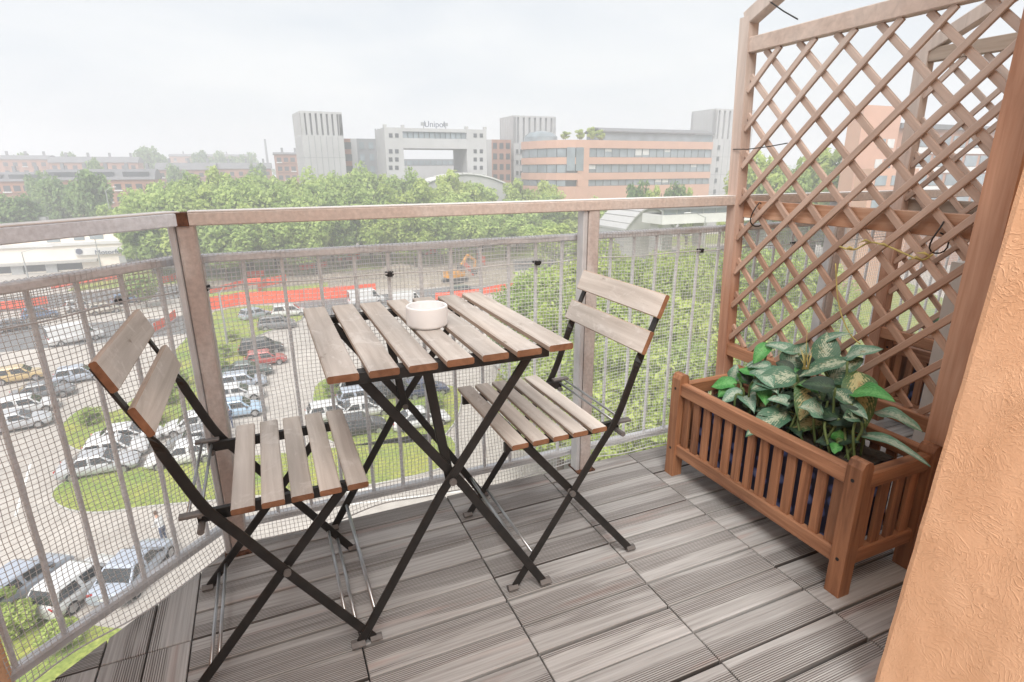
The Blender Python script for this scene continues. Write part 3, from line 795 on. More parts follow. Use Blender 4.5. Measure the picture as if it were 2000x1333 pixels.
lf(1706, 806, 1.50, 1803, 846, 1.53, .06, 'leaf_pale', bend=1.0, face=(-.1, -.4, 1))
lf(1668, 850, 1.46, 1818, 912, 1.44, .04, 'leaf_pale', bend=.9, face=(-.3, -.3, 1))
lf(1645, 785, 1.46, 1696, 822, 1.42, .045, 'leaf_pale', bend=.7)
lf(1534, 720, 1.52, 1578, 668, 1.56, .085, 'leaf_pale', bend=.4, face=(-.8, -.6, .3))
lf(1655, 706, 1.50, 1558, 738, 1.45, .06, 'leaf_varieg', bend=.6)
lf(1557, 755, 1.44, 1600, 770, 1.40, .045, 'leaf_bright', bend=1.1)
lf(1449, 762, 1.44, 1408, 788, 1.37, .05, 'leaf_pale', bend=.5)
lf(1452, 775, 1.43, 1473, 808, 1.36, .055, 'leaf_pale', bend=.9)
lf(1553, 790, 1.42, 1498, 780, 1.36, .05, 'leaf_pale', bend=.8)
lf(1520, 812, 1.41, 1478, 812, 1.33, .045, 'leaf_varieg', bend=.8)
lf(1440, 748, 1.46, 1388, 757, 1.40, .06, 'leaf_bright', bend=.6)
lf(1432, 752, 1.45, 1402, 776, 1.40, .05, 'leaf_bright', bend=.6)
lf(1445, 745, 1.47, 1465, 728, 1.50, .05, 'leaf_bright', bend=.5)
lf(1430, 742, 1.48, 1440, 712, 1.50, .045, 'leaf_pale', bend=.5)
lf(1490, 735, 1.48, 1440, 722, 1.46, .05, 'leaf_bright', bend=.6)
lf(1540, 735, 1.49, 1478, 720, 1.48, .04, 'leaf_pale', bend=.6)
lf(1636, 862, 1.42, 1640, 838, 1.42, .04, 'leaf_bright', bend=.3)
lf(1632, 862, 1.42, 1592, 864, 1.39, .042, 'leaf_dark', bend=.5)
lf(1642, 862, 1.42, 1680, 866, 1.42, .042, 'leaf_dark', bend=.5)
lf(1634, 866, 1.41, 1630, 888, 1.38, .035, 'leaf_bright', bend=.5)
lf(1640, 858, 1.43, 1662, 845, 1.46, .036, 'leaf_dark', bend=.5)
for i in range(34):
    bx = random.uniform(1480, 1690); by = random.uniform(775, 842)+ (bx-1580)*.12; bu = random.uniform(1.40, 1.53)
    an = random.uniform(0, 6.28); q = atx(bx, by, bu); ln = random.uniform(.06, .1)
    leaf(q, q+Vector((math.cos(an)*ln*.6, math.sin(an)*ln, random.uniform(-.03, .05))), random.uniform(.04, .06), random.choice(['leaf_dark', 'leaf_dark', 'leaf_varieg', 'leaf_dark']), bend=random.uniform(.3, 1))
for i in range(12):
    bx = random.uniform(1430, 1660); by = random.uniform(712, 770); bu = random.uniform(1.45, 1.56)
    an = random.uniform(0, 6.28); q = atx(bx, by, bu); ln = random.uniform(.06, .11)
    leaf(q, q+Vector((math.cos(an)*ln*.5, math.sin(an)*ln, random.uniform(-.04, .04))), random.uniform(.045, .07), random.choice(['leaf_varieg', 'leaf_pale', 'leaf_bright', 'leaf_dark']), bend=random.uniform(.3, 1))
for i in range(26):
    bx = random.uniform(1440, 1690); by = random.uniform(715, 825)+(bx-1560)*.10; bu = random.uniform(1.40, 1.55)
    an = random.uniform(1.2, 5.1); q = atx(bx, by, bu); ln = random.uniform(.09, .14)
    leaf(q, q+Vector((math.cos(an)*ln*.6, math.sin(an)*ln, random.uniform(-.06, .03))), random.uniform(.06, .085), random.choice(['leaf_varieg', 'leaf_pale', 'leaf_dark', 'leaf_varieg', 'leaf_yellow', 'leaf_bright']), bend=random.uniform(.4, 1.1))
spr = MB()
for i in range(9):
    q = atx(1573+random.uniform(-7, 7), 722, 1.46); e = atx(1573+random.uniform(-14, 14), random.uniform(675, 700), 1.47)
    spr.tube([q, (q+e)/2+Vector((0, 0, .004)), e], [.002, .0015, .0005], 5)
e = atx(1577, 638, 1.47); spr.tube([atx(1573, 715, 1.46), e], [.0015, .0005], 5)
o = spr.build('grass_sprig', 'straw', smooth=True); tag(o, 'small yellow grass sprig sticking up among the plant leaves', 'sprig')
plant2 = thing('potted_plant', 'glossy dark green plant half hidden in the neighbouring planter', 'plant', (2.6, 1.3, .32))
PO_old, plant_old = PO, plant; PO = Vector((2.6, 1.3, .32)); plant = plant2
for i in range(34):
    q = Vector((2.52+random.random()*.18, random.uniform(.88, 1.46), random.uniform(.36, .50))); an = random.uniform(0, 6.28); ln = random.uniform(.08, .14)
    leaf(q, q+Vector((math.cos(an)*ln*.7-.02, math.sin(an)*ln, random.uniform(-.03, .05))), random.uniform(.045, .075), random.choice(['leaf_bright', 'leaf_dark', 'leaf_varieg', 'leaf_dark']), bend=random.uniform(.3, 1), root=(2.6, q.y, .318))
PO, plant = PO_old, plant_old

# ================================================================== THE TOWN BELOW
simple('far_concrete', (.40, .40, .405), .85, .06, .3)
simple('far_concrete_dark', (.20, .205, .22), .8, .1, .3)
simple('brick', (.31, .16, .115), .85, .12, .5)
simple('brick_pale', (.34, .175, .115), .85, .12, .5)
simple('office_orange', (.50, .295, .215), .8, .06, .3)
simple('cream', (.80, .74, .66), .85, .05, .3)
simple('roof_grey', (.15, .15, .16), .7, .12, .5)
simple('white_roof', (.60, .60, .60), .7, .08, .5)
simple('far_glass', (.19, .225, .25), .12, .3, .25, spec=.8)
simple('lit_blind', (.55, .55, .54), .6, .1, 1)
simple('window_dark', (.05, .055, .065), .2, .3, .5, spec=.7)
simple('frame_grey', (.27, .28, .29), .6, .1, 1)
simple('sign_dark', (.10, .11, .16), .6, .1, 2)
simple('pole_grey', (.40, .41, .41), .5, .1, 4, metal=.4)
simple('net_orange', (.82, .11, .045), .7, .12, 1.5)
simple('digger_orange', (.62, .28, .03), .5, .15, 2)
simple('machine_dark', (.05, .05, .05), .6, .2, 2)

def wb(parent, name, mt, x0, x1, y0, y1, z0, z1):
    """one box part of a building, in its own place"""
    c = Vector(((x0+x1)/2, (y0+y1)/2, z0)); o = MB().box(x0-c.x, x1-c.x, y0-c.y, y1-c.y, 0, z1-z0).build(name, mt, parent)
    o.location = c-Vector(parent.location) if parent else c
    return o
def sheet(name, pts, mt, lift, kind='structure', parent=None, kerb=0):
    mb = MB(); pts = [Vector(p) for p in pts]
    c = sum((Vector((p.x, p.y, 0)) for p in pts), Vector())/len(pts); n = len(pts)
    mb.add([(p.x-c.x, p.y-c.y, 0) for p in pts]+[(p.x-c.x, p.y-c.y, -lift) for p in pts], [tuple(range(n))]+[(i, n+i, n+(i+1) % n, (i+1) % n) for i in range(n)])
    o = mb.build(name, mt, parent, (c.x, c.y, GZ+lift)); o['kind'] = kind
    bm_area = sum(pts[i].x*pts[(i+1) % n].y-pts[(i+1) % n].x*pts[i].y for i in range(n))
    if bm_area < 0: o.data.flip_normals()
    return o
def gp(*px): return [G(x, y) for x, y in px]
def smooth_loop(pts, k=4):
    n = len(pts); o = []
    for i in range(n):
        p0, p1, p2, p3 = pts[i-1], pts[i], pts[(i+1) % n], pts[(i+2) % n]
        for j in range(k):
            t = j/k; o.append(.5*((2*p1)+(p2-p0)*t+(2*p0-5*p1+4*p2-p3)*t*t+(-p0+3*p1-3*p2+p3)*t**3))
    return o
def kerb(pts, w_=.18, h=.12):
    mb = MB(); n = len(pts)
    c = sum(pts, Vector())/n
    for i in range(n):
        a, b = pts[i], pts[(i+1) % n]
        if (b-a).length > .05: mb.bar((a.x-c.x, a.y-c.y, h/2), (b.x-c.x, b.y-c.y, h/2), w_, h, ch=.1)
    o = mb.build('kerb', 'kerb', None, (c.x, c.y, GZ)); o['kind'] = 'structure'; return o

g = MB().add([(-3000, -400, GZ), (3000, -400, GZ), (3000, 4500, GZ), (-3000, 4500, GZ)], [(0, 1, 2, 3)])
struct(g.build('ground', 'lot_ground'))
# tarmac roads
sheet('road', [Vector((-70, 76, 0)), Vector((-14, 74, 0)), Vector((60, 84, 0)), Vector((60, 91, 0)), Vector((-14, 84, 0)), Vector((-70, 92, 0))], 'asphalt', .004)
sheet('road', [Vector((-100, 97, 0)), Vector((120, 97, 0)), Vector((120, 108, 0)), Vector((-100, 108, 0))], 'asphalt', .008)
# construction ground
sheet('bare_earth', gp((395, 592), (395, 520), (700, 500), (1000, 500), (1010, 556), (740, 565)), 'earth', .012)
# lawns with kerbs
isl = smooth_loop(gp((104, 965), (150, 935), (260, 918), (420, 900), (640, 880), (860, 850), (880, 905), (760, 942), (640, 958), (430, 978), (300, 990), (190, 1003), (125, 993)))
sheet('lawn', isl, 'grass', .13); kerb(isl)
isl = smooth_loop(gp((120, 840), (165, 800), (240, 800), (330, 700), (420, 610), (460, 640), (430, 720), (400, 790), (330, 850), (230, 880), (150, 880)))
sheet('lawn', isl, 'grass', .13); kerb(isl)
isl = smooth_loop(gp((420, 612), (560, 600), (590, 625), (500, 660), (515, 700), (470, 742), (430, 760), (395, 740)))
sheet('lawn', isl, 'grass', .135); kerb(isl)
isl = smooth_loop(gp((615, 760), (680, 730), (760, 735), (850, 750), (900, 770), (870, 850), (760, 870), (640, 860)))
sheet('lawn', isl, 'grass', .13); kerb(isl)
sheet('lawn', gp((-60, 1165), (60, 1170), (190, 1225), (330, 1240), (420, 1333), (-100, 1450)), 'grass', .05)
sheet('lawn', gp((960, 760), (1010, 640), (1100, 560), (1700, 520), (2100, 700), (1700, 900), (1240, 905), (1020, 880)), 'grass', .06)
sheet('lawn', gp((400, 590), (640, 560), (640, 552), (400, 575)), 'grass', .02)
sheet('lawn', [Vector((-30, 110, 0)), Vector((130, 112, 0)), Vector((130, 130, 0)), Vector((-30, 128, 0))], 'grass', .016)
for i, (a, b) in enumerate((((620, 968), (880, 935)), ((560, 1000), (900, 960)), ((940, 700), (960, 640)), ((60, 905), (30, 1010)))):
    p, q = G(*a), G(*b); d = (q-p).normalized(); s = Vector((-d.y, d.x, 0))*.07
    sheet('road_marking', [p-s, q-s, q+s, p+s], 'marking', .008)

# ------------------------------------------------------------------ trees
def crown_mesh(name, rx, rz, nleaf, size, mt, seed, blobs=46):
    r = np.random.default_rng(seed)
    c = r.normal(size=(blobs, 3)); c /= np.linalg.norm(c, axis=1)[:, None]; c *= (r.random((blobs, 1))**.45)*.78
    c[:, 2] *= np.where(c[:, 2] < 0, .75, 1.0)
    br = .20+.16*r.random(blobs)
    k = r.integers(0, blobs, nleaf)
    d = r.normal(size=(nleaf, 3)); d /= np.linalg.norm(d, axis=1)[:, None]; d[:, 2] = d[:, 2]*.8+.12
    pos = c[k]+d*(br[k]*(.55+.5*r.random(nleaf)))[:, None]
    pos *= np.array([rx, rx, rz])
    nrm = d*.6+r.normal(size=(nleaf, 3))*.6+np.array([0, 0, .7]); nrm /= np.linalg.norm(nrm, axis=1)[:, None]
    t = np.cross(nrm, r.normal(size=(nleaf, 3))); t /= np.linalg.norm(t, axis=1)[:, None]; b = np.cross(nrm, t)
    s = size*(.6+.8*r.random(nleaf))[:, None]
    v = np.empty((nleaf, 4, 3)); v[:, 0] = pos+t*s; v[:, 1] = pos+b*s*.6+nrm*s*.15; v[:, 2] = pos-t*s; v[:, 3] = pos-b*s*.6+nrm*s*.15
    me = bpy.data.meshes.new(name); me.vertices.add(nleaf*4); me.vertices.foreach_set('co', v.ravel())
    me.loops.add(nleaf*4); me.loops.foreach_set('vertex_index', np.arange(nleaf*4)); me.polygons.add(nleaf)
    me.polygons.foreach_set('loop_start', np.arange(nleaf)*4); me.polygons.foreach_set('loop_total', np.full(nleaf, 4))
    me.materials.append(MATS[mt]); me.update(); me.validate(); return me
def trunk_mesh(h, r0, spread, seed):
    rr = random.Random(seed); mb = MB()
    mb.tube([(0, 0, 0), (.05*h*rr.uniform(-.3, .3), 0, h*.35), (0, .04*h*rr.uniform(-.5, .5), h*.72), (.1, 0, h)], [r0, r0*.8, r0*.5, r0*.12], 7)
    for i in range(7):
        an = rr.uniform(0, 6.28); z = h*rr.uniform(.34, .7); l = spread*rr.uniform(.5, .85)
        mb.tube([(0, 0, z), (math.cos(an)*l*.5, math.sin(an)*l*.5, z+l*.35), (math.cos(an)*l, math.sin(an)*l, z+l*.65)], [r0*.42, r0*.25, r0*.06], 5)
    return mb.mesh('trunk', 'bark')
CROWN = {'big': [crown_mesh('crown', 1, 1, 9000, .062, q, 20+i) for i, q in enumerate(('foliage_mid', 'foliage_light', 'foliage_mid'))],
         'near': [crown_mesh('crown', 1, 1, 17000, .040, q, 40+i, 60) for i, q in enumerate(('foliage_light', 'foliage_mid', 'foliage_light'))],
         'dark': [crown_mesh('crown', 1, 1, 7000, .075, 'foliage_dark', 60+i) for i in range(2)],
         'shrub': [crown_mesh('crown', 1, 1, 3500, .09, 'foliage_light', 70, 24)]}
TRUNK = [trunk_mesh(1.0, .028, .32, i) for i in range(3)]
def tree(base, h, rad, kind, label, cat='tree', group=None, name='leafy_tree', zr=None, low=.30):
    t = thing(name, label, cat, base, random.uniform(0, 6.28), group)
    tk = link('trunk', random.choice(TRUNK), t); tk.scale = (h, h, h*.92)
    zr = zr or h*(1-low)/2
    o = link('crown', random.choice(CROWN[kind]), t, (0, 0, h-zr*.93)); o.scale = (rad/.92, rad/.92, zr/.92); o.rotation_euler = (0, 0, random.uniform(0, 6.28))
    return t
def tree_top(px, py, h, rad, kind, label, **k):
    p = atz(px, py, GZ+h); return tree(Vector((p.x, p.y, GZ)), h, rad, kind, label, **k)
# big row behind the building site
ORD = ['leftmost', 'second', 'third', 'fourth', 'fifth', 'sixth', 'seventh', 'eighth', 'ninth', 'tenth', 'eleventh', 'twelfth', 'thirteenth', 'fourteenth', 'fifteenth', 'sixteenth', 'seventeenth', 'eighteenth']
def nth(i, n, what): return ('leftmost ' if i == 0 else 'rightmost ' if i == n-1 else ORD[i]+' ') + what + ('' if i in (0, n-1) else ', counted from the left')
row = [(296, 348), (352, 332), (408, 330), (462, 338), (516, 342), (566, 352), (606, 338), (650, 346), (694, 328), (744, 345), (790, 338), (842, 352), (888, 336), (930, 350), (1015, 352), (1062, 356)]
for i, (x, y) in enumerate(row):
    p = aty(x, y, 134+random.uniform(-3, 3)); h = p.z-GZ
    tree(Vector((p.x, p.y, GZ)), h, random.uniform(5.0, 6.4), 'big', nth(i, len(row), 'tall tree in the back row behind the building site'), group='back row of tall trees', low=.05)
xs = list(range(285, 1190, 60))
for i, x in enumerate(xs):
    xx = x+random.uniform(-14, 14); yy = 366+random.uniform(-14, 14)+(.05*(x-700) if x > 900 else 0)
    p = aty(xx, yy, 122+random.uniform(-3, 3)); h = p.z-GZ
    tree(Vector((p.x, p.y, GZ)), h, random.uniform(4.8, 6.2), 'big', nth(i, len(xs), 'full tree in the middle row seen above the handrail'), group='middle row of full trees', low=.05)
xs = list(range(300, 1240, 62))
for i, x in enumerate(xs):
    xx = x+random.uniform(-14, 14); yy = 400+random.uniform(-12, 14)+(.10*(x-800) if x > 850 else 0)
    p = aty(xx, yy, 112+random.uniform(-3, 3)-(max(0, x-950)*.10)); h = p.z-GZ
    tree(Vector((p.x, p.y, GZ)), h, random.uniform(4.5, 5.6), 'big', nth(i, len(xs), 'tree in the front row by the building site'), group='front row of trees by the building site', low=.05)
# close trees to the right, below the balcony
GROVE = ((1015, 560, 9), (1075, 520, 10), (1130, 495, 11), (1190, 480, 11), (1250, 500, 11), (1315, 490, 11), (1385, 480, 11), (1460, 478, 11), (1540, 490, 11), (1620, 505, 11),
                (1060, 610, 9), (1120, 570, 10), (1180, 575, 10.5), (1240, 590, 10.5), (1300, 575, 10.5), (1370, 585, 10.5), (1440, 580, 10.5), (1520, 590, 10.5),
                (1090, 690, 8.5), (1150, 665, 9), (1215, 680, 9.5), (1280, 690, 9.5), (1350, 670, 9.5), (1425, 680, 9.5))
for i, (x, y, h) in enumerate(GROVE):
    lab = nth(i, 10, 'tree in the far row of the grove below the balcony') if i < 10 else nth(i-10, 8, 'tree in the middle row of the grove below the balcony') if i < 18 else nth(i-18, 6, 'tree in the nearest row of the grove below the balcony')
    tree_top(x+random.uniform(-10, 10), y, h, random.uniform(2.9, 3.7)*(1 if y > 520 else 1.25), 'near', lab, group='grove of trees below the balcony', low=.12)
# lone trees
for x, y, V, rad, kind, lab in ((168, 340, 150, 4.6, 'dark', 'tall dark tree in front of the brick flats on the left'), (105, 352, 160, 4.2, 'dark', 'greyish slim tree beside the brick flats on the far left'),
                                (25, 385, 142, 4.6, 'dark', 'round dark tree at the left edge above the cream building'),
                                (215, 395, 140, 3.5, 'big', 'small pale tree behind the cream building'),
                                (290, 292, 330, 8, 'dark', 'solitary distant tree rising above the rooftops'), (1250, 355, 100, 3.2, 'dark', 'dark conical tree in front of the orange office'),
                                (1315, 357, 100, 2.9, 'dark', 'second dark conical tree before the orange office'), (1285, 366, 97, 2.6, 'big', 'small round tree between the two dark ones by the office'),
                                (1350, 370, 98, 2.4, 'big', 'low bushy tree at the foot of the right tower'), (275, 540, 92, 2.6, 'big', 'young tree on the verge beside the left road')):
    p = aty(x, y, V); tree(Vector((p.x, p.y, GZ)), p.z-GZ, rad, kind, lab, low=.15)
for i, x in enumerate(range(1480, 1700, 34)):
    p = aty(x, 300+random.uniform(-8, 18), 78+random.uniform(-4, 8)); tree(Vector((p.x, p.y, GZ)), p.z-GZ, random.uniform(5, 6.2), 'big', nth(i, 7, 'tree seen through the trellis beside the right tower'), group='trees seen through the trellis', low=.05)
SHR = ['on the curved lawn behind the island cars', 'left of the white cars by the oval island', 'at the left tip of the curved lawn', 'high on the curved lawn left of the corner post', 'midway along the curved lawn left of the corner post', 'right of the corner post by the parked row', 'just right of the corner post near the pale blue car', 'at the top of the lawn by the black people carrier', 'under the left table edge', 'under the table behind its crossed legs', 'under the table right of the brace', 'in the bottom left corner behind the netting', 'beside the bottom railing at the lower left', 'at the left picture edge above the wall corner']
for k, (x, y, r) in enumerate(((300, 830, 1.0), (240, 850, .9), (180, 830, .9), (345, 760, 1.1), (330, 790, 1.0), (440, 700, 1.0), (430, 735, 1.1), (455, 668, .9), (650, 775, .9), (745, 760, .9), (850, 800, .9), (40, 1240, .9), (120, 1270, .8), (10, 1200, .9))):
    q = G(x, y); tree(Vector((q.x, q.y, GZ)), r*1.5, r, 'shrub', 'low yellow green shrub '+SHR[k], cat='shrub', group='shrubs on the parking lawns', name='shrub', low=.02)
for i, (x, y, V, rad) in enumerate(((30, 300, 330, 6), (130, 303, 340, 5), (185, 316, 235, 4), (395, 300, 360, 7), (440, 297, 370, 8), (480, 299, 365, 7), (345, 322, 225, 4), (500, 325, 222, 4), (70, 336, 178, 3.5))):
    p = aty(x, y, V); tree(Vector((p.x, p.y, GZ)), p.z-GZ, rad, 'dark', nth(i, 9, 'dark tree among the far roofs on the left'), group='trees among the far roofs', low=.05)
# far-off wood along the skyline
fw = crown_mesh('far_wood', 1, 1, 16000, .0042, 'foliage_dark', 90, 420)
co = np.empty(len(fw.vertices)*3); fw.vertices.foreach_get('co', co); co = co.reshape(-1, 3)
rs = np.random.default_rng(5)
q = co.reshape(-1, 4, 3); cen = q.mean(1, keepdims=True); n_ = len(q)
newc = np.stack([rs.uniform(-420, 700, n_), rs.uniform(420, 640, n_), np.zeros(n_)], 1)
hgt = 15+4*np.sin(newc[:, 0]*.045)+3*np.sin(newc[:, 0]*.13+1)+2*np.sin(newc[:, 0]*.31)
newc[:, 2] = GZ+hgt*(1-rs.random(n_)**2.2*.9)
q = (q-cen)*420+newc[:, None]
fw.vertices.foreach_set('co', q.ravel()); fw.update()
tag(link('far_wood', fw), 'distant band of trees along the skyline', 'wood', kind='stuff')

# ------------------------------------------------------------------ towers and offices
def tower(label, x0, x1, yt, V, dep, rz=0, slots=7, side=True):
    a = aty(x0, yt, V); b = aty(x1, yt, V); w_ = b.x-a.x; top = (a.z+b.z)/2; h = top-GZ
    t = thing('concrete_tower', label, 'tower', ((a.x+b.x)/2, V+dep/2, GZ), rz, 'slotted concrete towers')
    hw, hd = w_/2, dep/2; zs = h-w_*.55
    MB().box(-hw, hw, -hd, hd, 0, zs).build('shaft', 'far_concrete', t)
    MB().box(-hw+.7, hw-.7, -hd+.7, hd-.7, zs, h-.3).build('slot_core', 'far_concrete_dark', t)
    MB().box(-hw, hw, -hd, hd, h-.5, h).build('cap', 'far_concrete', t)
    n = slots; fw_ = w_/(n+.5)*.62
    jm = MB().box(-.06, .06, -.05, .05, 0, zs-.2).mesh('panel_joint', 'frame_grey'); hm = MB().box(-hw-.04, hw+.04, -hd-.04, hd+.04, 0, .12).mesh('panel_joint', 'frame_grey')
    for i in range(1, n): link('panel_joint', jm, t, (-hw+w_*i/n, -hd, 0)); link('panel_joint', jm, t, (-hw, -hd+dep*i/n, 0))
    for i in range(1, 5): link('panel_joint', hm, t, (0, 0, zs*i/5))
    fm = MB().box(-fw_/2, fw_/2, 0, .9, zs, h-.5).mesh('fin', 'far_concrete')
    for i in range(n+1):
        x = -hw+fw_/2+(w_-fw_)*i/n
        link('fin', fm, t, (x, -hd, 0)); link('fin', fm, t, (x, hd, 0), (0, 0, math.pi))
    for i in range(n+1):
        y = -hd+fw_/2+(dep-fw_)*i/n
        link('fin', fm, t, (-hw, y, 0), (0, 0, -math.pi/2)); link('fin', fm, t, (hw, y, 0), (0, 0, math.pi/2))
    return t, hw, hd, h, zs
def windows(t, pts, hw, mt='window_dark', fr='frame_grey'):
    for (x0, x1, z0, z1, y) in pts:
        o = MB().box(x0, x1, y-.06, y+.3, z0, z1).build('window', mt, t)
        MB().box(x0-.12, x1+.12, y-.14, y+.2, z0-.2, z0-.02).build('sill', fr, o)
t, hw, hd, h, zs = tower('leftmost slotted concrete tower standing alone beside the brick block', 580, 663, 218, 155, 11, .10)
for i in range(1): pass
t, hw, hd, h, zs = tower('middle slotted concrete tower at the left end of the orange office', 1003, 1086, 227, 168, 11)
windows(t, [(-hw+.8, -hw+1.6, zs-3-3.2*i, zs-1.8-3.2*i, -hd) for i in range(5)]+[(-hw+2.2, -hw+2.9, zs-3-3.2*i, zs-1.8-3.2*i, -hd) for i in range(5)], hw)
t, hw, hd, h, zs = tower('right slotted concrete tower partly hidden by the trellis upright', 1398, 1475, 214, 148, 11)
windows(t, [(-hw+2.2, -hw+3.2, zs-3.2-3.4*i, zs-1.9-3.4*i, -hd) for i in range(6)], hw)

# gate-shaped office with the roof sign
V = 150
a, b = aty(750, 249, V), aty(950, 252, V); zt = a.z; o0, o1 = aty(788, 290, V), aty(912, 290, V); w0, w1 = aty(788, 257, V), aty(912, 272, V)
t = thing('gate_building', 'pale grey gate shaped office block with a large square opening and roof sign', 'building', ((a.x+b.x)/2, V+6, GZ))
bx0, bx1 = a.x, b.x
wb(t, 'left_leg', 'far_concrete', bx0, o0.x, V, V+12, GZ, zt); wb(t, 'right_leg', 'far_concrete', o1.x, bx1, V, V+12, GZ, zt)
wb(t, 'lintel', 'far_concrete', o0.x+.01, o1.x-.01, V+.02, V+11.98, o0.z, w1.z); wb(t, 'parapet', 'far_concrete', o0.x+.01, o1.x-.01, V+.02, V+11.98, w0.z, zt-.03)
wb(t, 'inner_wall', 'far_concrete_dark', o0.x+.01, o1.x-.01, V+1.2, V+11, w1.z+.01, w0.z-.01)
n = 12
for i in range(n):
    x0 = o0.x+(o1.x-o0.x)*i/n; x1 = o0.x+(o1.x-o0.x)*(i+1)/n
    wb(t, 'window', 'far_glass', x0+.1, x1-.1, V+.5, V+.7, w1.z+.05, w0.z-.05)
for x in (763, 775, 928, 940):
    for y in (265, 296, 312, 328):
        p = aty(x, y, V); wb(t, 'window', 'window_dark', p.x-.45, p.x+.45, V-.08, V+.2, p.z-.5, p.z+.5)
for x in (752, 787, 912, 948): p = aty(x, 246, V); wb(t, 'roof_post', 'far_concrete', p.x-.4, p.x+.4, V+.1, V+1, zt, zt+.7)
p = aty(851, 246, V); text_mesh('Unipol', 2.1, .08, 'sign_dark', 'roof_lettering', t, Vector((p.x, V+1, zt+.4))-t.location, (math.pi/2, 0, 0))
for x0, x1 in ((824, 834), (868, 877)):
    q0, q1 = aty(x0, 240, V), aty(x1, 240, V); o = wb(t, 'roof_panel', 'frame_grey', q0.x, q1.x, V+1, V+1.2, zt+.7, zt+1.5)
    wb(t, 'panel_leg', 'frame_grey', (q0.x+q1.x)/2-.1, (q0.x+q1.x)/2+.1, V+1.02, V+1.18, zt, zt+.7)
# low block seen through the opening
V = 195; a, b = aty(770, 311, V), aty(930, 311, V); z1 = aty(850, 324, V).z
t = thing('low_block', 'low dark glazed block seen through the gate opening', 'building', ((a.x+b.x)/2, V+5, GZ))
wb(t, 'wall', 'far_concrete', a.x, b.x, V, V+10, GZ, z1); wb(t, 'upper_storey', 'far_concrete_dark', a.x, b.x, V+.3, V+10, z1, a.z)
for i in range(14):
    x0 = a.x+(b.x-a.x)*i/14; wb(t, 'window', 'far_glass', x0+.15, x0+(b.x-a.x)/14-.15, V+.1, V+.4, z1+.25, a.z-.5)
# brick and glass blocks flanking the gate
def brick_block(label, xs, yt, V, mats, ng):
    t = thing('brick_office', label, 'building', (0, V+6, GZ))
    first = True
    for (x0, x1), mt in zip(xs, mats):
        a, b = aty(x0, yt, V), aty(x1, yt, V)
        if first: t.location = ((a.x+b.x)/2, V+6, GZ); first = False
        wb(t, 'wall', mt, a.x, b.x, V, V+12, GZ, a.z)
        if mt != 'far_concrete':
            n = max(2, int((b.x-a.x)/1.9)); m_ = 6
            for i in range(n):
                for j in range(m_):
                    x = a.x+(b.x-a.x)*(i+.5)/n; z = a.z-1.6-j*3.0
                    wb(t, 'window', 'far_glass' if mt == 'far_concrete_dark' else 'window_dark', x-.62, x+.62, V-.1, V+.1, z-1.0, z+.7)
    return t
t = brick_block('brick and glass office between the left tower and the gate building', [(667, 684), (684, 696), (696, 751)], 271, 162, ['brick', 'far_concrete', 'far_concrete_dark'], 4)
for x in (733, 738, 744): p = aty(x, 252, 166); MB().tube([(0, 0, 0), (0, 0, p.z-aty(x, 271, 166).z+.4)], .22, 6).build('aerial', 'frame_grey', t, Vector((p.x, 166, aty(x, 271, 162).z-.2))-t.location)
brick_block('narrow brick office between the gate building and the middle tower', [(951, 960), (960, 998)], 273, 165, ['far_concrete', 'brick'], 4)

# orange striped office
VO = 140
def oz(y): return aty(1270, y, VO).z
pr = aty(1392, 275, VO); pm = aty(1140, 275, VO)
path = [(pr.x, VO), (pm.x, VO)]
_ev = VO+17; _ex = aty(1020, 300, _ev).x
for i in range(1, 8):
    an = i/7*math.pi/2; path.append((pm.x-(pm.x-_ex)*math.sin(an), VO+(_ev-VO)*(1-math.cos(an))**1.15))
off = thing('orange_office', 'orange banded office block with long window strips and a rounded end', 'building', (pm.x, VO, GZ))
def strip(name, mt, z0, z1, d, i0=0, i1=None, parent=None):
    """wall strip following the rounded facade line, d metres proud of it, 6 m deep"""
    pts = path[i0:i1]; mb = MB(); o_ = Vector((off.location.x, off.location.y))
    fr, bk = [], []
    for i, p_ in enumerate(pts):
        a = Vector(pts[max(i-1, 0)]); b = Vector(pts[min(i+1, len(pts)-1)]); t_ = (b-a).normalized(); nn = Vector((-t_.y, t_.x))
        if nn.y > 0: nn = -nn
        fr.append(Vector(p_)+nn*d-o_); bk.append(Vector(p_)-nn*9-o_)
    n = len(pts)
    vs = [(q.x, q.y, z) for z in (z0-GZ, z1-GZ) for q in fr]+[(q.x, q.y, z) for z in (z0-GZ, z1-GZ) for q in bk]
    fs = []
    for i in range(n-1):
        fs += [(i+1, i, n+i, n+i+1), (2*n+i, 2*n+i+1, 3*n+i+1, 3*n+i), (n+i+1, n+i, 3*n+i, 3*n+i+1), (i, i+1, 2*n+i+1, 2*n+i)]
    fs += [(0, 2*n, 3*n, n), (n-1, 2*n-1, 4*n-1, 3*n-1)]
    mb.add(vs, fs); return mb.build(name, mt, parent or off)
bands = [(276, 291), (308, 321), (337, 350), (362, 388)]
for y0, y1 in bands: strip('spandrel', 'office_orange', oz(y1), oz(y0), .35)
gl = [(291, 308), (321, 337), (350, 362)]
for y0, y1 in gl: strip('glazing_core', 'window_dark', oz(y1)+.001, oz(y0)-.001, -.25)
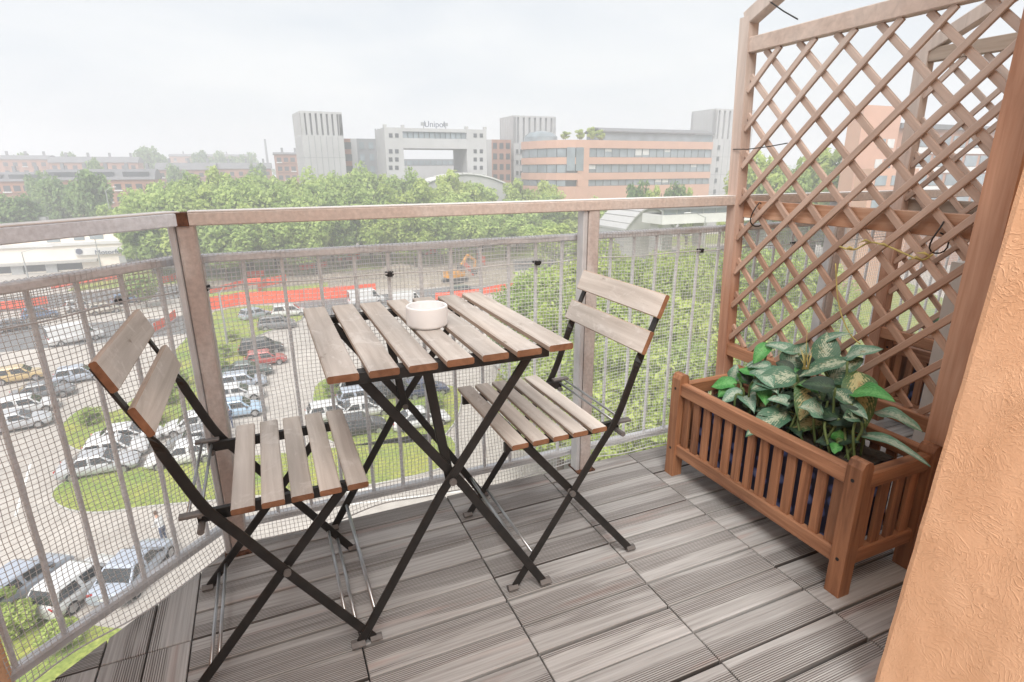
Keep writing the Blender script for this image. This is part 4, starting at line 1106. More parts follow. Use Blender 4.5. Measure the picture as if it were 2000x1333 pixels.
# panes, with a solid pier and the tall window near the rounded end
ux0, ux1 = aty(1150, 300, VO).x, pr.x
for bi, (y0, y1) in enumerate(gl):
    npan = 17
    for i in range(npan):
        xa = ux0+(ux1-ux0)*i/npan; xb = ux0+(ux1-ux0)*(i+1)/npan
        mt = 'lit_blind' if random.random() < .13 else 'far_glass'
        zlo = oz(y1)+.08; zhi = oz(y0)-.08
        if mt == 'lit_blind': zlo = zlo+(zhi-zlo)*random.uniform(.2, .75)
        wb(off, 'window', 'far_glass', xa+.12, xb-.12, VO+.10, VO+.22, oz(y1)+.08, zhi)
        if mt == 'lit_blind': wb(off, 'blind', mt, xa+.2, xb-.2, VO+.06, VO+.099, zlo, zhi-.05)
    wb(off, 'pier', 'office_orange', aty(1129, 300, VO).x, ux0, VO-.33, VO+6, oz(y1)+.002, oz(y0)-.002)
    for i in range(3, 8):
        (xa, ya), (xb, yb) = path[i], path[i+1]; d = Vector((xb-xa, yb-ya, 0)); nn = Vector((d.y, -d.x, 0)).normalized()
        if nn.y > 0: nn = -nn
        c = Vector(((xa+xb)/2, (ya+yb)/2, 0))+nn*.02
        MB().bar(c-d*.46-off.location+Vector((0, 0, (oz(y0)+oz(y1))/2)), c+d*.46-off.location+Vector((0, 0, (oz(y0)+oz(y1))/2)), .15, oz(y0)-oz(y1)-.2, ch=.02).build('window', 'far_glass', off)
xa, xb = aty(1092, 300, VO+.5).x, aty(1128, 300, VO).x
for i in (1, 2):
    (xa, ya), (xb, yb) = path[i], path[i+1]; d = Vector((xb-xa, yb-ya, 0)); nn = Vector((d.y, -d.x, 0)).normalized()
    if nn.y > 0: nn = -nn
    c = Vector(((xa+xb)/2, (ya+yb)/2, 0))+nn*.45+Vector((0, 0, (oz(290)+oz(333))/2))-off.location
    MB().bar(c-d*.47, c+d*.47, .12, oz(290)-oz(333), ch=.01).build('tall_window', 'far_glass', off)
strip('ground_storey', 'frame_grey', GZ, oz(388), -1.2)
for i in range(22):
    x = ux0-3+(ux1-ux0+3)*i/21; wb(off, 'column', 'far_concrete', x-.3, x+.3, VO-.2, VO+.4, GZ, oz(388)-.002)
# roof garden storey
x0, x1 = aty(1178, 262, VO+5).x, aty(1392, 262, VO+5).x; zr0 = oz(276); zr1 = aty(1280, 257, VO+5).z
wb(off, 'roof_storey', 'far_glass', x0, x1, VO+5, VO+14, zr0+.002, zr1-.6)
mb = MB(); n = 9; arc = [(VO+4.2+10*i/n, zr1-.6+1.5*math.sin(math.pi*(.08+.84*i/n))) for i in range(n+1)]
sec = [[(x-off.location.x, y-off.location.y, z-GZ) for y, z in arc]+[(x-off.location.x, y-off.location.y, z-GZ-.35) for y, z in arc[::-1]] for x in (x0-.8, x1)]
mb.ring(sec); mb.build('vaulted_roof', 'roof_grey', off)
p0 = aty(1062, 275, VO+14); mb = MB(); mb.lathe([(5.0, 0), (4.8, 1.4), (3.6, 2.5), (1.6, 3.0), (0, 3.05)], 20); mb.build('glass_dome', 'far_glass', off, Vector((p0.x, VO+16, oz(276)))-off.location)
for x, yt, lab in ((1105, 258, 'small rooftop bush left of the roof garden'), (1133, 254, 'round bush on the roof of the orange office'), (1155, 250, 'yellowish roof garden tree on the orange office'), (1172, 255, 'roof garden bush next to the office penthouse')):
    p = aty(x, yt, VO+4); z = oz(276); tree(Vector((p.x, p.y, z)), max(1.2, p.z-z), 1.5, 'shrub', lab, cat='bush', name='roof_bush', low=.02)

# white vaulted halls
def vault(label, x0, x1, y0, y1, V, dep, ymid, rise, mt='white_roof'):
    a, b = aty(x0, y0, V), aty(x1, y1, V); ze = aty((x0+x1)/2, ymid, V).z
    t = thing('vaulted_hall', label, 'hall', ((a.x+b.x)/2, V+dep/2, GZ)); w_ = b.x-a.x; n = 14
    prof = [(-w_/2+w_*i/n, ze-GZ-rise+rise*math.sin(math.pi*i/n)) for i in range(n+1)]
    mb = MB(); mb.ring([[(x, y, z) for x, z in prof]+[(w_/2, y, 0), (-w_/2, y, 0)] for y in (-dep/2+.4, dep/2-.4)]); mb.build('wall', 'far_concrete', t)
    mb = MB(); mb.ring([[(x*1.02, y, z+.35) for x, z in prof]+[(x*1.02, y, z+.01) for x, z in prof[::-1]] for y in (-dep/2, dep/2)]); mb.build('roof', mt, t)
    for i in range(9):
        k = 1+i*1.4; x = -w_/2+w_*k/n; z = ze-GZ-rise+rise*math.sin(math.pi*k/n)
        MB().bar((x, -dep/2-.1, z+.42), (x, dep/2+.1, z+.42), .25, .16).build('roof_rib', 'far_concrete', t)
    return t
vault('white barrel vaulted hall roof below the gate building', 800, 1012, 372, 372, 140, 8, 341, 4.0)
vault('grey vaulted hall roof below the handrail beside the mid post', 1222, 1318, 460, 450, 78, 9, 407, 3.5, 'far_concrete')
# white covered bridge
V = 70; a, b = aty(1292, 452, V), aty(1440, 452, V); zt = aty(1360, 416, V).z; zb = aty(1360, 436, V).z
t = thing('white_bridge', 'white covered walkway bridge left of the trellis above the netting', 'bridge', ((a.x+b.x)/2, V, GZ))
wb(t, 'deck', 'white_roof', a.x, b.x+14, V, V+5, zb, zb+1.4); wb(t, 'roof', 'roof_grey', a.x, b.x+14, V-.4, V+5.4, zt+.6, zt+1.2)
for i in range(12): x = a.x+(b.x+13-a.x)*i/11; wb(t, 'bay_post', 'frame_grey', x, x+.25, V+.05, V+.3, zb+1.4, zt+.6)
for i in range(11): x = a.x+.3+(b.x+13-a.x)*i/11; wb(t, 'window', 'far_glass', x+.02, x+(b.x+13-a.x)/11-.1, V+.12, V+.2, zb+1.45, zt+.55)
for x in (a.x+.5, a.x+9, b.x+8): wb(t, 'pier', 'far_concrete', x, x+.9, V+1.5, V+3.5, GZ, zb)

# brick flats to the left, with grey vaulted roofs
def flats(label, x0, x1, ywall, yroof, V, mt, dep=14, nwin=8, rows=2, dorm=0):
    a, b = aty(x0, ywall, V), aty(x1, ywall, V); zr = aty((x0+x1)/2, yroof, V).z; w_ = b.x-a.x; zw = (a.z+b.z)/2
    t = thing('brick_flats', label, 'building', ((a.x+b.x)/2, V+dep/2, GZ)); hw = w_/2; H = zw-GZ; rise = zr-zw
    MB().box(-hw, hw, -dep/2, dep/2, 0, H).build('wall', mt, t)
    n = 8; prof = [(-dep/2-.5+(dep+1)*i/n, H+.02+rise*math.sin(math.pi*i/n)**.8) for i in range(n+1)]
    mb = MB(); mb.ring([[(x, y, z) for y, z in prof] for x in (-hw-.4, hw+.4)]); rf = mb.build('roof', 'roof_grey', t)
    for i in range(nwin):
        for j in range(rows):
            x = -hw+w_*(i+.5)/nwin; z = H-2.6-j*3.1
            o = MB().box(x-.75, x+.75, -dep/2-.08, -dep/2+.1, z, z+1.5).build('window', 'window_dark', t)
            MB().box(x-.95, x+.95, -dep/2-.5, -dep/2+.05, z-.35, z-.05).build('sill', 'white_roof' if (i+j) % 3 == 0 else 'brick_pale', o)
    for i in range(max(2, nwin//2)):
        x = -hw+w_*(i+.6)/max(2, nwin//2); MB().box(x-.4, x+.4, -.4, .4, H+rise*.8, H+rise+1.6).build('chimney', 'far_concrete_dark', rf)
    for i in range(dorm):
        x = -hw+w_*(i+.5)/dorm; MB().box(x-3, x+3, -dep/2+.6, -dep/2+3, H+.3, H+rise*.75).build('dormer', 'window_dark', rf)
    return t
flats('long brick flats with a grey vaulted roof above the cream building', 85, 300, 352, 331, 190, 'brick_pale', nwin=10, rows=4, dorm=3)
flats('brick flats at the far left edge with grey roof', -60, 78, 355, 337, 200, 'brick_pale', nwin=7, rows=4, dorm=2)
flats('distant brick terrace with grey roof behind the long flats', 95, 268, 318, 306, 285, 'brick_pale', nwin=9, rows=2)
flats('distant orange terrace at the left skyline', -20, 92, 312, 303, 300, 'brick_pale', nwin=6, rows=2)
flats('grey roofed houses behind the left end of the tree row', 305, 420, 332, 318, 250, 'brick', nwin=6, rows=2)
flats('grey roofed brick houses left of the lone tower', 425, 530, 330, 318, 255, 'brick_pale', nwin=6, rows=2)
flats('brick block with many chimneys beside the leftmost tower', 537, 590, 302, 297, 230, 'brick', nwin=4, rows=3)
flats('low roofs far behind the tree row on the left', 330, 500, 306, 301, 420, 'brick_pale', nwin=8, rows=1)
p = aty(517, 272, 340); o = MB().tube([(0, 0, 0), (0, 0, p.z-GZ)], [.9, .5], 8).build('factory_chimney', 'far_concrete_dark', None, (p.x, p.y, GZ)); tag(o, 'thin tall chimney stack on the left skyline', 'chimney')

# red brick offices beyond the trellis
V = 66
a, b = aty(1690, 205, V), aty(1765, 205, V); t = thing('red_office', 'red brick office tower seen through the trellis on the right', 'building', ((a.x+b.x)/2, V+6, GZ))
wb(t, 'wall', 'office_orange', a.x, b.x, V, V+2.5, GZ, a.z); b2, b3 = aty(1768, 250, V), aty(2060, 250, V)
wb(t, 'wall', 'brick_pale', b2.x, b3.x, V+1, V+5, GZ, b2.z); wb(t, 'roof_slab', 'roof_grey', b2.x-.4, b3.x, V+.4, V+5.2, b2.z, b2.z+.8)
for j in range(5):
    z = b2.z-1.0-j*3.3
    wb(t, 'white_band', 'white_roof', b2.x+.5, b3.x, V+.8, V+1.05, z-3.0, z-2.0)
    for i in range(9):
        x = b2.x+1.5+i*4.6; wb(t, 'window', 'far_glass', x, x+3.6, V+.85, V+1.1, z-1.9, z)
for j in range(6):
    z = a.z-5-j*3.2
    for i in range(2): x = b.x-4.6+i*2.2; wb(t, 'window', 'lit_blind' if (i+j) % 2 else 'far_glass', x, x+1.7, V-.1, V+.1, z-1.4, z)
V = 62
a, b = aty(1655, 330, V), aty(1745, 330, V); t = thing('red_low_office', 'low red brick wing in front of the red office tower', 'building', ((a.x+b.x)/2, V, GZ))
wb(t, 'wall', 'office_orange', a.x, b.x, V-4, V-1.5, GZ, a.z)
for j in range(3):
    for i in range(3): x = a.x+1+i*(b.x-a.x)/3; wb(t, 'window', 'far_glass', x, x+2.4, V-4.1, V-3.9, a.z-2.4-3.2*j, a.z-1-3.2*j)

# cream showroom on the left
V = 133
pa, pb = aty(-140, 480, V), aty(292, 470, V); zt = aty(200, 452, V).z; z_sh = aty(150, 512, V).z; z_c1 = aty(150, 478, V).z
t = thing('cream_showroom', 'cream car showroom with a long sign band on the left', 'building', ((pa.x+pb.x)/2, V+10, GZ))
wb(t, 'wall', 'cream', pa.x, pb.x, V, V+20, GZ, zt-2.3)
wb(t, 'upper_wall', 'cream', pa.x, aty(270, 470, V).x, V+3, V+20, zt-2.3, zt)
wb(t, 'cornice', 'white_roof', pa.x-.3, pb.x+.3, V-.4, V+.2, z_c1-.1, z_c1+.45); wb(t, 'canopy', 'kerb', pa.x, aty(192, 510, V).x, V-1.2, V, z_sh, z_sh+.5)
for x0, x1, y0, y1 in ((145, 163, 456, 470), (176, 200, 454, 468), (92, 116, 462, 474)):
    q0, q1 = aty(x0, y1, V+3), aty(x1, y0, V+3); o = wb(t, 'window', 'far_glass', q0.x, q1.x, V+2.9, V+3.05, q0.z, q1.z)
for x0, x1 in ((-60, -10), (-5, 27), (45, 95), (112, 160)):
    q0, q1 = aty(x0, 545, V), aty(x1, 515, V); wb(t, 'shop_window', 'window_dark', q0.x, q1.x, V-.06, V+.1, GZ+.3, z_sh-.1)
for x0, x1 in ((28, 44), (96, 111)):
    q0, q1 = aty(x0, 545, V), aty(x1, 515, V); wb(t, 'pillar', 'pole_grey', q0.x, q1.x, V-.5, V+.1, GZ, z_sh-.002)
q0, q1 = aty(236, 520, V), aty(284, 498, V); o = wb(t, 'gateway', 'pole_grey', q0.x, q1.x, V-.25, V+.1, GZ, q1.z); q0, q1 = aty(252, 530, V), aty(281, 503, V); wb(t, 'gateway_opening', 'window_dark', q0.x, q1.x, V-.3, V-.2, GZ+.2, q1.z)
q0, q1 = aty(148, 497, V), aty(264, 484, V); sg = wb(t, 'sign_board', 'white_roof', q0.x, q1.x, V-.5, V-.02, q0.z-.2, q1.z+.35)
p = aty(228, 492, V); text_mesh('Motorfelsinea', 1.25, .05, 'sign_dark', 'sign_lettering', t, Vector((p.x, V-.56, p.z-.3))-t.location, (math.pi/2, 0, 0))
p = aty(156, 491, V); MB().tube([(0, 0, 0), (0, -.1, 0)], .55, 14).build('round_emblem', 'sign_dark', t, Vector((p.x, V-.5, p.z))-t.location)
q0 = aty(40, 432, V+8); wb(t, 'roof_unit', 'white_roof', q0.x-1, q0.x+2, V+8, V+10, zt, q0.z); q0 = aty(78, 428, V+8); wb(t, 'roof_unit', 'frame_grey', q0.x-.9, q0.x+.9, V+8, V+10, zt, q0.z+.3)

# ------------------------------------------------------------------ street lamps
def lamp(base, h, arms, label):
    t = thing('street_lamp', label, 'lamp post', base)
    MB().tube([(0, 0, 0), (0, 0, h*.5), (0, 0, h)], [.14, .11, .07], 8).build('pole', 'pole_grey', t)
    for dx, dy in arms:
        MB().tube([(0, 0, h-.1), (dx*.6, dy*.6, h+.5), (dx, dy, h+.6)], .05, 6).build('arm', 'pole_grey', t)
        MB().bar((dx, dy, h+.6), (dx*1.35, dy*1.35, h+.62), .3, .14, ch=.3).build('lamp_head', 'white_roof', t)
q = G(60, 562); lamp(q, aty(43, 492, q.y).z-GZ, [(3.2, 0)], 'grey street lamp with one long arm before the showroom')
q = G(200, 535); lamp(q, aty(180, 462, q.y).z-GZ, [(-1.5, 0)], 'slim grey lamp pole crossing the showroom sign')
p = aty(206, 372, 140); lamp(Vector((p.x, 140, GZ)), p.z-GZ, [(1.4, 0)], 'tall lamp post rising above the showroom roof')
p = aty(1378, 424, 60); lamp(Vector((p.x, 60, GZ)), p.z-GZ, [(-2.6, 0)], 'white lamp post beside the covered bridge')
q = G(447, 690); lamp(q, 6.5, [(.8, 0)], 'short lamp post on the parking lawn by the left post')

# ------------------------------------------------------------------ orange construction fences
def fence(pts, h, label, gaps=True):
    c = sum(pts, Vector())/len(pts); t = thing('site_fence', label, 'fence', (c.x, c.y, GZ), 0, 'orange building site fences')
    for i in range(len(pts)-1):
        a, b = pts[i]-c, pts[i+1]-c; n = max(1, int((b-a).length/2.4)); d = (b-a)/n
        for j in range(n):
            p0 = a+d*j; p1 = a+d*(j+1)*1.0; sag = random.uniform(.0, .12)
            m_ = (p0+p1)/2; mb = MB(); ts = .03; nn = Vector((-d.y, d.x, 0)).normalized()*random.uniform(-.15, .15)
            q = [(p0, h), (m_+nn, h-sag), (p1, h)]
            vs = []
            for (pp, hh) in q: vs += [(pp.x, pp.y, .12), (pp.x, pp.y, hh)]
            mb.add(vs, [(0, 2, 3, 1), (2, 4, 5, 3)]); o = mb.build('mesh_panel', 'net_orange', t); md = o.modifiers.new('thick', 'SOLIDIFY'); md.thickness = .02
            MB().tube([(p0.x, p0.y, 0), (p0.x, p0.y, h+.12)], .035, 5).build('stake', 'pole_grey', t)
fence(gp((396, 610), (470, 597), (560, 592), (735, 578)), 1.9, 'long orange mesh fence across the middle of the building site')
fence(gp((850, 588), (930, 580), (1005, 566)), 1.2, 'orange mesh fence at the right of the building site near the digger')
fence(gp((302, 652), (322, 640), (345, 622)), 1.2, 'short bent orange fence left of the corner post')
fence(gp((585, 530), (640, 522)), 1.2, 'short orange fence at the back of the building site')
fence(gp((410, 575), (450, 566), (480, 556)), 1.0, 'low orange fence behind the long one on the left')
fence(gp((100, 566), (160, 556), (240, 545)), 1.3, 'orange fence along the far side of the left road')
fence(gp((0, 608), (50, 603), (95, 596)), 1.3, 'orange fence at the left edge before the showroom')
fence(gp((300, 560), (345, 548)), 1.3, 'short orange fence left of the corner post below the trees')
fence(gp((830, 500), (855, 495)), 1.2, 'tiny orange fence high on the building site')
fence(gp((905, 520), (925, 540)), 1.2, 'orange fence running beside the digger')
fence(gp((415, 522), (470, 518)), 1.8, 'orange fence panel under the front trees at the left of the site')
fence(gp((660, 512), (705, 508)), 1.6, 'orange fence panel under the front trees above the table')
fence(gp((930, 505), (948, 520)), 1.8, 'orange fence standing right of the excavator boom')
fence(gp((505, 575), (520, 560), (560, 552)), 1.4, 'bent orange fence behind the long one near the middle')
for x, y, s, lab in ((500, 540, 1.4, 'pile of orange pipes on the building site'), (495, 556, 1.2, 'small heap of orange barriers on the site')):
    q = G(x, y); t = thing('barrier_stack', lab, 'barrier', q)
    for i in range(4): MB().bar((-s, .3*i-.5, .25+.5*(i % 2)), (s, .3*i-.5, .25+.5*(i % 2)), .28, .45, ch=.3).build('barrier', 'net_orange', t)
# digger
q = G(890, 552); t = thing('excavator', 'orange excavator with raised arm on the building site', 'excavator', q, .5)
for s in (-1, 1): MB().ring([[(x*(1.9 if k else 1.7), s*1.1+k*.5*1-.25, z) for x, z in ((-1, .1), (1, .1), (1.1, .45), (1, .85), (-1, .85), (-1.1, .45))] for k in (0, 1)]).build('track', 'machine_dark', t)
MB().bar((-1.7, 0, 1.5), (1.2, 0, 1.5), 2.3, 1.1, ch=.15).build('body', 'digger_orange', t)
MB().ring([[(.2, -1.1, 1.6), (1.4, -1.1, 1.6), (1.4, -.1, 1.6), (.2, -.1, 1.6)], [(.3, -1.0, 2.9), (1.1, -1.0, 2.9), (1.1, -.2, 2.9), (.3, -.2, 2.9)]]).build('cab', 'window_dark', t)
MB().bar((1.1, .4, 1.7), (3.6, .4, 4.2), .35, .5).bar((3.6, .4, 4.2), (5.6, .4, 3.0), .3, .45).build('boom', 'digger_orange', t)
MB().bar((5.6, .4, 3.1), (5.3, .4, 1.4), .28, .4).build('dipper', 'digger_orange', t)
MB().ring([[(5.0, .4+k*.5, 1.5), (5.7, .4+k*.5, 1.4), (5.4, .4+k*.5, .6), (4.8, .4+k*.5, .8)] for k in (-1, 1)]).build('bucket', 'machine_dark', t)
for x, y, sx, lab in ((830, 560, 3.2, 'long grey rubble heap in front of the excavator'), (650, 545, 4.5, 'low brown earth mound on the building site'), (780, 525, 4, 'grey gravel mound at the back of the site')):
    q = G(x, y); mb = MB(); n, k = 14, 6; vs = []
    for i in range(k+1):
        for j in range(n):
            r = 1-i/k; vs.append((sx*r*math.cos(6.2832*j/n)*random.uniform(.9, 1.1), 1.5*r*math.sin(6.2832*j/n)*random.uniform(.85, 1.15), .9*(1-r*r)*random.uniform(.8, 1.15)))
    mb.add(vs, [(i*n+j, i*n+(j+1) % n, (i+1)*n+(j+1) % n, (i+1)*n+j) for i in range(k) for j in range(n)])
    o = mb.build('earth_heap', 'earth', None, q); tag(o, lab, 'heap')

# ------------------------------------------------------------------ cars
PAINT = {'white': (.56, .565, .57), 'silver': (.42, .43, .45), 'grey': (.17, .175, .185), 'black': (.02, .02, .022), 'blue': (.10, .15, .26), 'light blue': (.33, .45, .58), 'pale blue': (.36, .40, .47),
         'red': (.36, .06, .05), 'yellow': (.46, .34, .16), 'dark green': (.06, .085, .08), 'beige': (.45, .42, .36), 'dark blue': (.04, .05, .10)}
for k, c in PAINT.items(): simple('paint '+k, c, .35, .03, .5, spec=.5, coat=.6, metal=.15 if k in ('silver', 'grey', 'pale blue') else 0)
simple('tyre', (.018, .018, .018), .85, .2, 8); simple('alloy', (.42, .42, .43), .35, .1, 8, metal=.7)
simple('car_glass', (.025, .03, .033), .06, .3, 1, spec=.9); simple('lamp_red', (.35, .02, .015), .25, .1, 4); simple('lamp_clear', (.6, .6, .6), .12, .1, 4); simple('car_trim', (.03, .03, .03), .6, .2, 4)
def car_proto(kind):
    Lh, W, H = {'hatch': (1.95, .85, 1.46), 'sedan': (2.2, .88, 1.42), 'mpv': (2.2, .90, 1.65), 'van': (2.6, .98, 2.15)}[kind]
    t = thing('parked_car', 'x', 'car', (0, 0, 0), 0, 'cars in and around the parking lot')
    belt = {'hatch': .92, 'sedan': .93, 'mpv': 1.0, 'van': 1.15}[kind]
    st = [(-1.0, .62, .86), (-.985, .78, .93), (-.90, belt-.02, .98), (-.7, belt+.01, 1.0), (-.3, belt, 1.0), (.2, belt-.01, 1.0), (.45, belt-.03, 1.0), (.7, belt-.10, .985), (.88, belt-.22, .95), (.97, belt-.34, .88), (1.0, .52, .80)]
    secs = []
    for fx, zt, fw_ in st:
        x = fx*Lh; w_ = W*fw_; zl = .26 if abs(fx) < .93 else .34
        half = [(w_*.88, zl), (w_*.99, zl+.14), (w_, (zl+zt)/2), (w_*.965, zt-.10), (w_*.90, zt-.015), (w_*.5, zt+.02)]
        secs.append([(x, y, z) for y, z in half]+[(x, -y, z) for y, z in half[::-1]])
    MB().ring(secs).build('body', 'paint white', t, smooth=True).modifiers.new('e', 'EDGE_SPLIT').split_angle = math.radians(40)
    g = {'hatch': (-.93, -.74, .16, .50), 'sedan': (-.72, -.42, .12, .48), 'mpv': (-.94, -.80, .22, .60), 'van': (-.97, -.94, .42, .72)}[kind]
    z0, z1 = belt-.03, H; w0, w1 = W*.93, W*.74; x0, x1, x2, x3 = [q*Lh for q in g]
    roof = [[(x0, -w0, z0), (x3, -w0, z0), (x3, w0, z0), (x0, w0, z0)], [(x1-.06, -w1-.03, z1-.09), (x2+.1, -w1-.03, z1-.09), (x2+.1, w1+.03, z1-.09), (x1-.06, w1+.03, z1-.09)], [(x1+.08, -w1+.05, z1), (x2-.06, -w1+.05, z1), (x2-.06, w1-.05, z1), (x1+.08, w1-.05, z1)]]
    MB().ring(roof).build('cabin', 'paint white', t)
    def pane(name, q, off_):
        c = [Vector(p) for p in q]; m_ = sum(c, Vector())/4; n_ = (c[1]-c[0]).cross(c[3]-c[0]).normalized()
        if n_.dot(m_-Vector((0, 0, .8))) < 0: n_ = -n_
        v = [m_+(p-m_)*.9+n_*off_ for p in c]; v += [p-n_*.03 for p in v]
        MB().add(v, [(0, 1, 2, 3), (7, 6, 5, 4), (0, 4, 5, 1), (1, 5, 6, 2), (2, 6, 7, 3), (3, 7, 4, 0)]).build(name, 'car_glass', t)
    zz0, zz1 = z0+.05, z1-.1
    def lp(a, b, f_): return a+(b-a)*f_
    f0, f1 = .08, .9
    pane('windscreen', [(x3, -w0, z0), (x3, w0, z0), (x2+.1, w1+.03, z1-.09), (x2+.1, -w1-.03, z1-.09)], .012)
    pane('rear_window', [(x0, w0, z0), (x0, -w0, z0), (x1-.06, -w1-.03, z1-.09), (x1-.06, w1+.03, z1-.09)], .012)
    xm0 = (x0+x3)/2-.05; xm1 = (x1+x2)/2-.02
    for s in (-1, 1):
        if kind != 'van': pane('side_window', [(x0+.12, s*w0, z0), (xm0-.05, s*w0, z0), (xm1-.05, s*(w1+.03), z1-.09), (x1-.0, s*(w1+.03), z1-.09)], .012)
        pane('side_window', [((xm0+.05) if kind != 'van' else .30*Lh, s*w0, z0), (x3-.2, s*w0, z0), (x2+.04, s*(w1+.03), z1-.09), ((xm1+.05) if kind != 'van' else .30*Lh, s*(w1+.03), z1-.09)], .012)
        MB().bar((.80*Lh, s*W*.62, belt-.24), (.94*Lh, s*W*.60, belt-.33), .3, .12, ch=.3).build('headlight', 'lamp_clear', t)
        MB().bar((-.955*Lh, s*W*.72, belt-.13), (-.985*Lh, s*W*.70, belt-.16), .24, .16, ch=.2).build('taillight', 'lamp_red', t)
        MB().bar((x3-.35, s*(W+.03), belt+.02), (x3-.18, s*(W+.03), belt+.02), .16, .12, ch=.3).build('mirror', 'car_trim', t)
        for fx in (-.60, .63):
            wh = MB().tube([(fx*Lh, s*(W-.20), .31), (fx*Lh, s*(W+.012), .31)], .315, 16).build('wheel', 'tyre', t)
            MB().tube([(fx*Lh, s*(W-.05), .31), (fx*Lh, s*(W+.022), .31)], .20, 12).build('rim', 'alloy', wh)
    MB().bar((.985*Lh, -.5, .42), (.985*Lh, .5, .42), .12, .14, ch=.2).build('grille', 'car_trim', t)
    MB().box(-1.0*Lh-.012, -1.0*Lh+.02, -.26, .26, .55, .66).build('number_plate', 'lamp_clear', t)
    return t
PROTO = {k: car_proto(k) for k in ('hatch', 'sedan', 'mpv', 'van')}
used = set()
def car(px, py, hd, kind, col, label):
    o = PROTO[kind] if kind not in used else copy_tree(PROTO[kind]); used.add(kind)
    q = G(px, py); o.location = (q.x, q.y, GZ+.012); o.rotation_euler = (0, 0, math.radians(hd)); o['label'] = label
    for ch in o.children:
        if ch.name.split('.')[0] in ('body', 'cabin'):
            ch.material_slots[0].link = 'OBJECT'; ch.material_slots[0].material = MATS['paint '+col]
CARS = [
 (198, 922, 0, 'sedan', 'silver', 'silver sedan parked side on along the oval grass island'),
 (228, 893, 2, 'hatch', 'white', 'white hatchback right behind the silver sedan'),
 (250, 866, 0, 'sedan', 'white', 'white sedan second behind the silver one by the island'),
 (362, 902, 180, 'sedan', 'white', 'white sedan on the island right behind the left chair back'),
 (388, 873, 180, 'hatch', 'grey', 'dark grey hatchback behind the white sedan near the corner post'),
 (380, 842, 180, 'hatch', 'white', 'white hatchback left of the corner post foot'),
 (466, 812, 0, 'hatch', 'light blue', 'light blue hatchback with a person standing before it'),
 (462, 782, 0, 'sedan', 'white', 'white car behind the light blue hatchback'),
 (476, 757, 0, 'hatch', 'pale blue', 'pale blue car third from the light blue hatchback'),
 (484, 735, 0, 'sedan', 'dark green', 'dark green sedan in the row right of the corner post'),
 (520, 712, 0, 'hatch', 'red', 'red hatchback in the row right of the corner post'),
 (512, 690, 0, 'mpv', 'black', 'black people carrier next to the red hatchback'),
 (542, 642, 0, 'mpv', 'grey', 'grey people carrier at the far end of the row'),
 (566, 618, 0, 'mpv', 'white', 'white people carrier just beyond the grey one'),
 (500, 622, 30, 'hatch', 'pale blue', 'pale blue hatchback at an angle near the long orange fence'),
 (86, 778, 10, 'sedan', 'grey', 'dark grey sedan in the left parking row'),
 (56, 806, 10, 'hatch', 'white', 'white hatchback beside the dark grey sedan on the left'),
 (34, 838, 10, 'sedan', 'silver', 'silver sedan at the left edge in the parking row'),
 (40, 744, 10, 'hatch', 'yellow', 'yellow hatchback in the far left parking row'),
 (158, 744, 10, 'hatch', 'pale blue', 'pale blue car right of the dark grey sedan on the left'),
 (150, 668, 25, 'van', 'white', 'white van driving on the left road'),
 (160, 1158, 57, 'hatch', 'white', 'white car at the bottom left behind the netting'),
 (52, 1155, 57, 'hatch', 'pale blue', 'pale blue car at the lower left edge beside the white one'),
 (268, 1128, 68, 'sedan', 'pale blue', 'pale blue sedan below the left chair with a person beside it'),
 (702, 765, 0, 'hatch', 'white', 'white hatchback under the table top on the small lawn'),
 (706, 788, 0, 'hatch', 'pale blue', 'pale blue hatchback under the table between two white cars'),
 (712, 812, 0, 'sedan', 'white', 'white sedan under the table behind its crossed legs'),
 (704, 846, 0, 'hatch', 'black', 'black hatchback under the table nearest the grass island'),
 (650, 818, 0, 'hatch', 'white', 'white hatchback between the chair seat and the table leg'),
 (776, 752, 0, 'sedan', 'grey', 'grey sedan seen between the crossed table legs'),
 (762, 777, 0, 'hatch', 'black', 'black hatchback behind the front table leg'),
 (832, 772, 0, 'hatch', 'dark blue', 'dark blue car right of the table brace'),
 (822, 832, 0, 'sedan', 'white', 'white sedan right of the table leg crossing'),
 (1003, 716, 0, 'hatch', 'white', 'white car between the table and the right chair'),
 (1022, 736, 0, 'sedan', 'silver', 'silver sedan behind the right chair seat'),
 (1050, 752, 0, 'mpv', 'dark blue', 'dark blue people carrier behind the right chair seat'),
 (716, 594, 5, 'van', 'white', 'white van just beyond the table slats'),
 (795, 600, 5, 'van', 'white', 'white van behind the ashtray'),
 (905, 578, 10, 'mpv', 'dark green', 'dark green people carrier below the excavator'),
 (80, 622, 20, 'hatch', 'blue', 'blue hatchback parked beside the left road'),
 (160, 606, 20, 'hatch', 'white', 'white hatchback parked beside the left road'),
 (30, 645, 20, 'sedan', 'grey', 'grey sedan on the left road at the picture edge'),
 (205, 612, 20, 'hatch', 'beige', 'beige hatchback parked beside the left road'),
 (250, 592, 20, 'hatch', 'blue', 'blue car right of the beige one on the left road'),
]
for c in CARS: car(*c)

